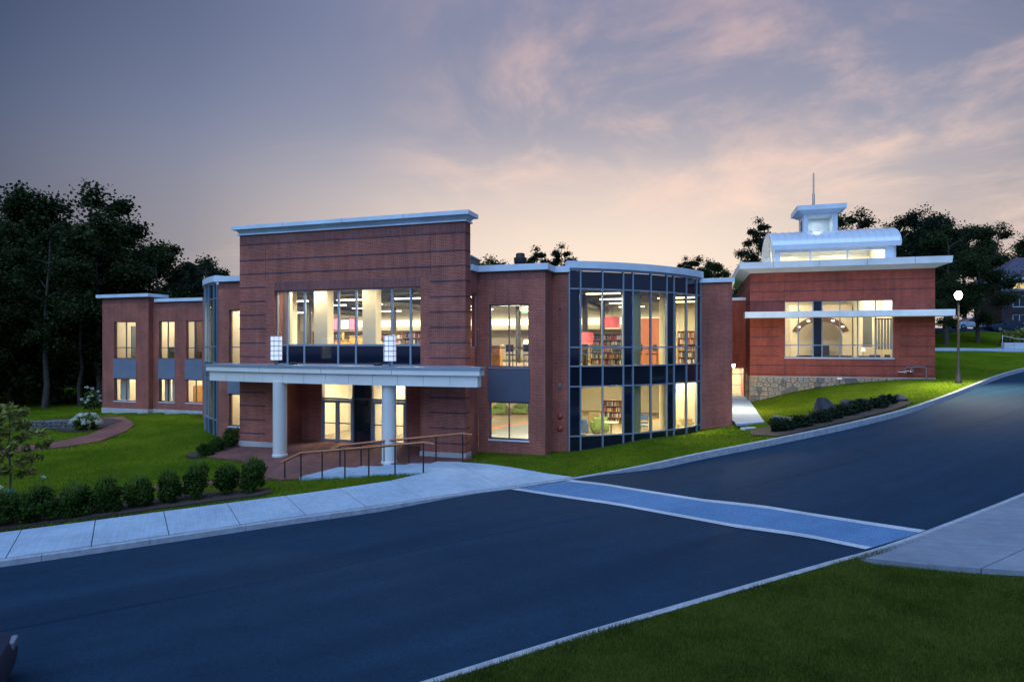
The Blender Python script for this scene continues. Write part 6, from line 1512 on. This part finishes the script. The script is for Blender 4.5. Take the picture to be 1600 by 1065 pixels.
def car(loc, rz_, paint, label, L=4.6):
    r = empty('parked_car', loc, rz_, label, 'car'); W_ = .88
    prof = [(-2.3, .45), (-2.25, .85), (-1.6, .95), (-1.15, 1.0), (-.55, 1.40), (.55, 1.43), (1.3, 1.02), (1.9, .95), (2.25, .80), (2.3, .45)]
    def loft(sec, taper):
        m = MB(); v = []; n = len(sec)
        for yy, sc_, dz_ in taper: v += [(x * sc_, yy, z + dz_) for x, z in sec]
        k = len(taper)
        f = [(i * n + j, i * n + (j + 1) % n, (i + 1) * n + (j + 1) % n, (i + 1) * n + j) for i in range(k - 1) for j in range(n)] + [tuple(range(n - 1, -1, -1)), tuple(range((k - 1) * n, k * n))]
        return m.add(v, f)
    body = [(-2.3, .28), (-2.32, .55), (-2.25, .80), (-1.5, .93), (1.2, .97), (1.9, .90), (2.24, .76), (2.32, .52), (2.28, .28)]
    loft(body, [(-W_, .95, -.05), (-W_ * .93, .99, 0), (-.4, 1, .02), (.4, 1, .02), (W_ * .93, .99, 0), (W_, .95, -.05)]).build('body', paint, r, True)
    cab = [(-1.75, .92), (-1.05, 1.38), (-.2, 1.46), (.35, 1.42), (1.25, .95)]
    loft(cab, [(-W_ * .88, .97, -.04), (-W_ * .72, 1, 0), (0, 1, .02), (W_ * .72, 1, 0), (W_ * .88, .97, -.04)]).build('roof', paint, r, True)
    for s in (-1, 1):
        gl = [(-1.45, .98), (-.95, 1.32), (-.2, 1.39), (.3, 1.35), (1.0, .98)]
        loft(gl, [(s * W_ * .865, 1, 0), (s * (W_ * .895), 1, -.02)] if s > 0 else [(s * W_ * .895, 1, -.02), (s * W_ * .865, 1, 0)]).build('side_window', 'car_glass', r)
        for x in (-1.4, 1.4):
            w = MB().tube((x, s * (W_ - .2), .32), (x, s * (W_ + .01), .32), .32, n=22).build('wheel', 'tyre', r, True); MB().tube((x, s * W_, .32), (x, s * (W_ + .02), .32), .2, n=18).build('rim', 'steel', w)
        MB().bev(2.16, 2.31, s * .62 - .16, s * .62 + .16, .62, .76, .03).build('headlight', 'car_lamp', r); MB().bev(-2.31, -2.2, s * .66 - .14, s * .66 + .14, .66, .8, .03).build('tail_light', 'red_paint', r)
        MB().bev(.75, .92, s * 1.0 - .09, s * 1.0 + .09, .95, 1.08, .03).build('mirror', paint, r)
    for xa_, za_, xb_, zb_ in ((1.22, .99, .40, 1.405), (-1.73, .97, -1.08, 1.37)):
        d = .015 if xa_ > 0 else -.015
        MB().add([(xa_ + d, -.62, za_), (xa_ + d, .62, za_), (xb_ + d, .55, zb_), (xb_ + d, -.55, zb_), (xa_ - d, -.62, za_ - .02), (xa_ - d, .62, za_ - .02), (xb_ - d, .55, zb_ - .02), (xb_ - d, -.55, zb_ - .02)], [(0, 1, 2, 3), (7, 6, 5, 4), (0, 4, 5, 1), (1, 5, 6, 2), (2, 6, 7, 3), (3, 7, 4, 0)]).build('windscreen', 'car_glass', r)
    return r
car((-9.75, 8.50, rz(-9.75, 8.5)), R_(28), 'car_navy', 'dark car at the left bottom edge, only its front end showing')
car((60.5, 83, g1(60.5, 83) + .06), R_(180), 'car_silver', 'pale parked car seen right of the lamp post'); car((63.5, 80.5, g1(63.5, 80.5) + .06), R_(176), 'car_navy', 'dark blue parked car in front of the pale one'); car((69.6, 82.5, g1(69.6, 82.5) + .06), R_(178), 'car_grey', 'parked car at the right picture edge below the far building')
cbk = empty('concrete_block', (51.9, 65.0, g1(51.9, 65.0) + .05), -.15, 'white concrete barrier block at the side of the upper road', 'barrier')
for k in range(2): MB().bev(-.95 + .96 * k, .0 + .95 * k, -.3, .3, 0, .68, .05).build('block', 'concrete_block', cbk)
cp = empty('chain_post', (52.0, 66.5, g1(52.0, 66.5)), 0, 'thin post with a hanging chain beside the concrete block', 'post'); MB().tube((0, 0, 0), (0, 0, 1.5), .03).build('post', 'white_plastic', cp); MB().path([(0, 0, 1.4), (1.5, 0, 1.1), (3, 0, 1.0), (4.5, 0, 1.1), (6, 0, 1.4)], .02, 5).build('chain', 'white_plastic', cp)
sg = empty('notice_sign', (66.2, 80.5, g1(66.2, 80.5)), 0, 'small pale blank sign at the right edge above the parked cars', 'sign'); MB().tube((0, 0, 0), (0, 0, 2.2), .03).build('post', 'steel', sg); MB().box(-.35, .35, -.03, .0, 1.75, 2.2).build('plate', 'trim_far', sg)
# far brick building at the right
fb = empty('far_building', (83.5, 107, 7.4), R_(-18), 'dark three storey brick building with pale top floor at the right edge', 'building')
fops = [(1.6 + 4.6 * k, 3.6 + 4.6 * k, z, z + h) for k in range(4) for z, h in ((1.2, 1.6), (4.0, 2.0), (7.0, 1.2))]
MB().add(wallmesh(0, 20, -1, 6.7, 0, .4, fops).v, wallmesh(0, 20, -1, 6.7, 0, .4, fops).f).build('wall', 'brick_far', fb)
MB().add(wallmesh(-.05, 20, 6.702, 8.6, -.05, .4, fops).v, wallmesh(-.05, 20, 6.702, 8.6, -.05, .4, fops).f).build('upper_wall', 'siding_far', fb)
boxobj('side_wall', 'brick_far', fb, 0, .4, .402, 12, -1, 8.6)
for k in range(4):
    for z, h in ((1.2, 1.6), (4.0, 2.0), (7.0, 1.2)):
        lit = (k == 0 and z == 7.0); a = 1.6 + 4.6 * k
        window(fb, a, a + 2.0, z, z + h, .12, vs=[a + 1.0], fmat='trim_far', gmat='far_window_lit' if lit else 'spandrel_glass', fw=.14, mw=.12, sill=False)
MB().box(-.6, 20.4, -.7, 12, 8.6, 9.1).build('eave', 'trim_far', fb); MB().add([(-.7, -.8, 9.1), (20.6, -.8, 9.1), (20.6, 13, 9.1), (-.7, 13, 9.1), (4, 5.5, 13), (20.6, 5.5, 13)], [(0, 1, 5, 4), (1, 2, 5), (2, 3, 4, 5), (3, 0, 4), (3, 2, 1, 0)]).build('roof', 'roof_far', fb)
fc = empty('grey_building', (-5.95, 90, 1.5), R_(79), 'corner of a grey building behind the library roof', 'building')
ops2 = [(1.5 + 3 * k, 2.7 + 3 * k, z, z + 1.5) for k in range(1) for z in (9.6, 13.0)]
MB().add(wallmesh(0, 5.6, 0, 16.2, 0, .4, ops2).v, wallmesh(0, 5.6, 0, 16.2, 0, .4, ops2).f).build('wall', 'grey_far', fc); boxobj('side_wall', 'grey_far', fc, 0, .4, .402, 8, 0, 16.2)
for a, b, c, d in ops2: window(fc, a, b, c, d, .15, vs=[(a + b) / 2], gmat='spandrel_glass', sill=False)
MB().box(-.1, 5.7, -.1, 8, 16.2, 16.45).build('roof', 'trim_far', fc)

# ================================================================== GRASS BLADES
def blades(name, pts, h, w, seed, label, mat='grass_blade'):
    q = np.random.default_rng(seed); N = len(pts); a = q.uniform(0, 6.28, N); hh = h * q.uniform(.5, 1.25, N); S = np.stack([np.cos(a), np.sin(a), np.zeros(N)], -1) * (w * q.uniform(.6, 1.3, N))[:, None]
    D = np.stack([q.normal(0, .45, N) * hh, q.normal(0, .45, N) * hh, hh], -1)
    V = np.stack([pts - S, pts + S, pts + D], 1).reshape(-1, 3)
    return tag(link(bpy.data.objects.new(name, fastmesh(name, V, 3, np.arange(3 * N), mat))), label, 'grass', kind='stuff')
def free(x, y):
    k = np.ones(x.shape, bool)
    for p in PAVED + [FOOT_MW, FOOT_PW]: k &= ~pip(p, x, y)
    return k
q = np.random.default_rng(77)
# near lawn: density falls with distance
x = q.uniform(-4, 16, 900000); y = q.uniform(6.8, 15.5, 900000)
ry_ = np.interp(x, Rr[:, 0], Rr[:, 1]); keep = (y < ry_ - .19) & (np.abs(x / y) < .9) & (q.random(len(x)) < np.clip((9.0 / y) ** 2, 0, 1)) & free(x, y)
x, y = x[keep], y[keep]; z = G(x, y) + .03 * np.sin(x * 1.3) * np.cos(y * 1.1) - .012
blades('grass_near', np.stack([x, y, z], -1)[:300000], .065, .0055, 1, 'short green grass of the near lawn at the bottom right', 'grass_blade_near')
x = q.uniform(-34, 40, 1500000); y = q.uniform(15, 50, 1500000)
ly2 = np.interp(x, L_[:, 0], L_[:, 1]); dd = np.hypot(x, y); keep = (y > ly2 + .2) & (np.abs(x / y) < .86) & (q.random(len(x)) < np.clip((19.0 / dd) ** 1.6, 0, 1)); x, y = x[keep], y[keep]
keep = free(x, y); x, y = x[keep], y[keep]; z = G(x, y) - .012
blades('grass_far', np.stack([x, y, z], -1)[:330000], .060, .014, 2, 'short green grass of the lawns around the library')
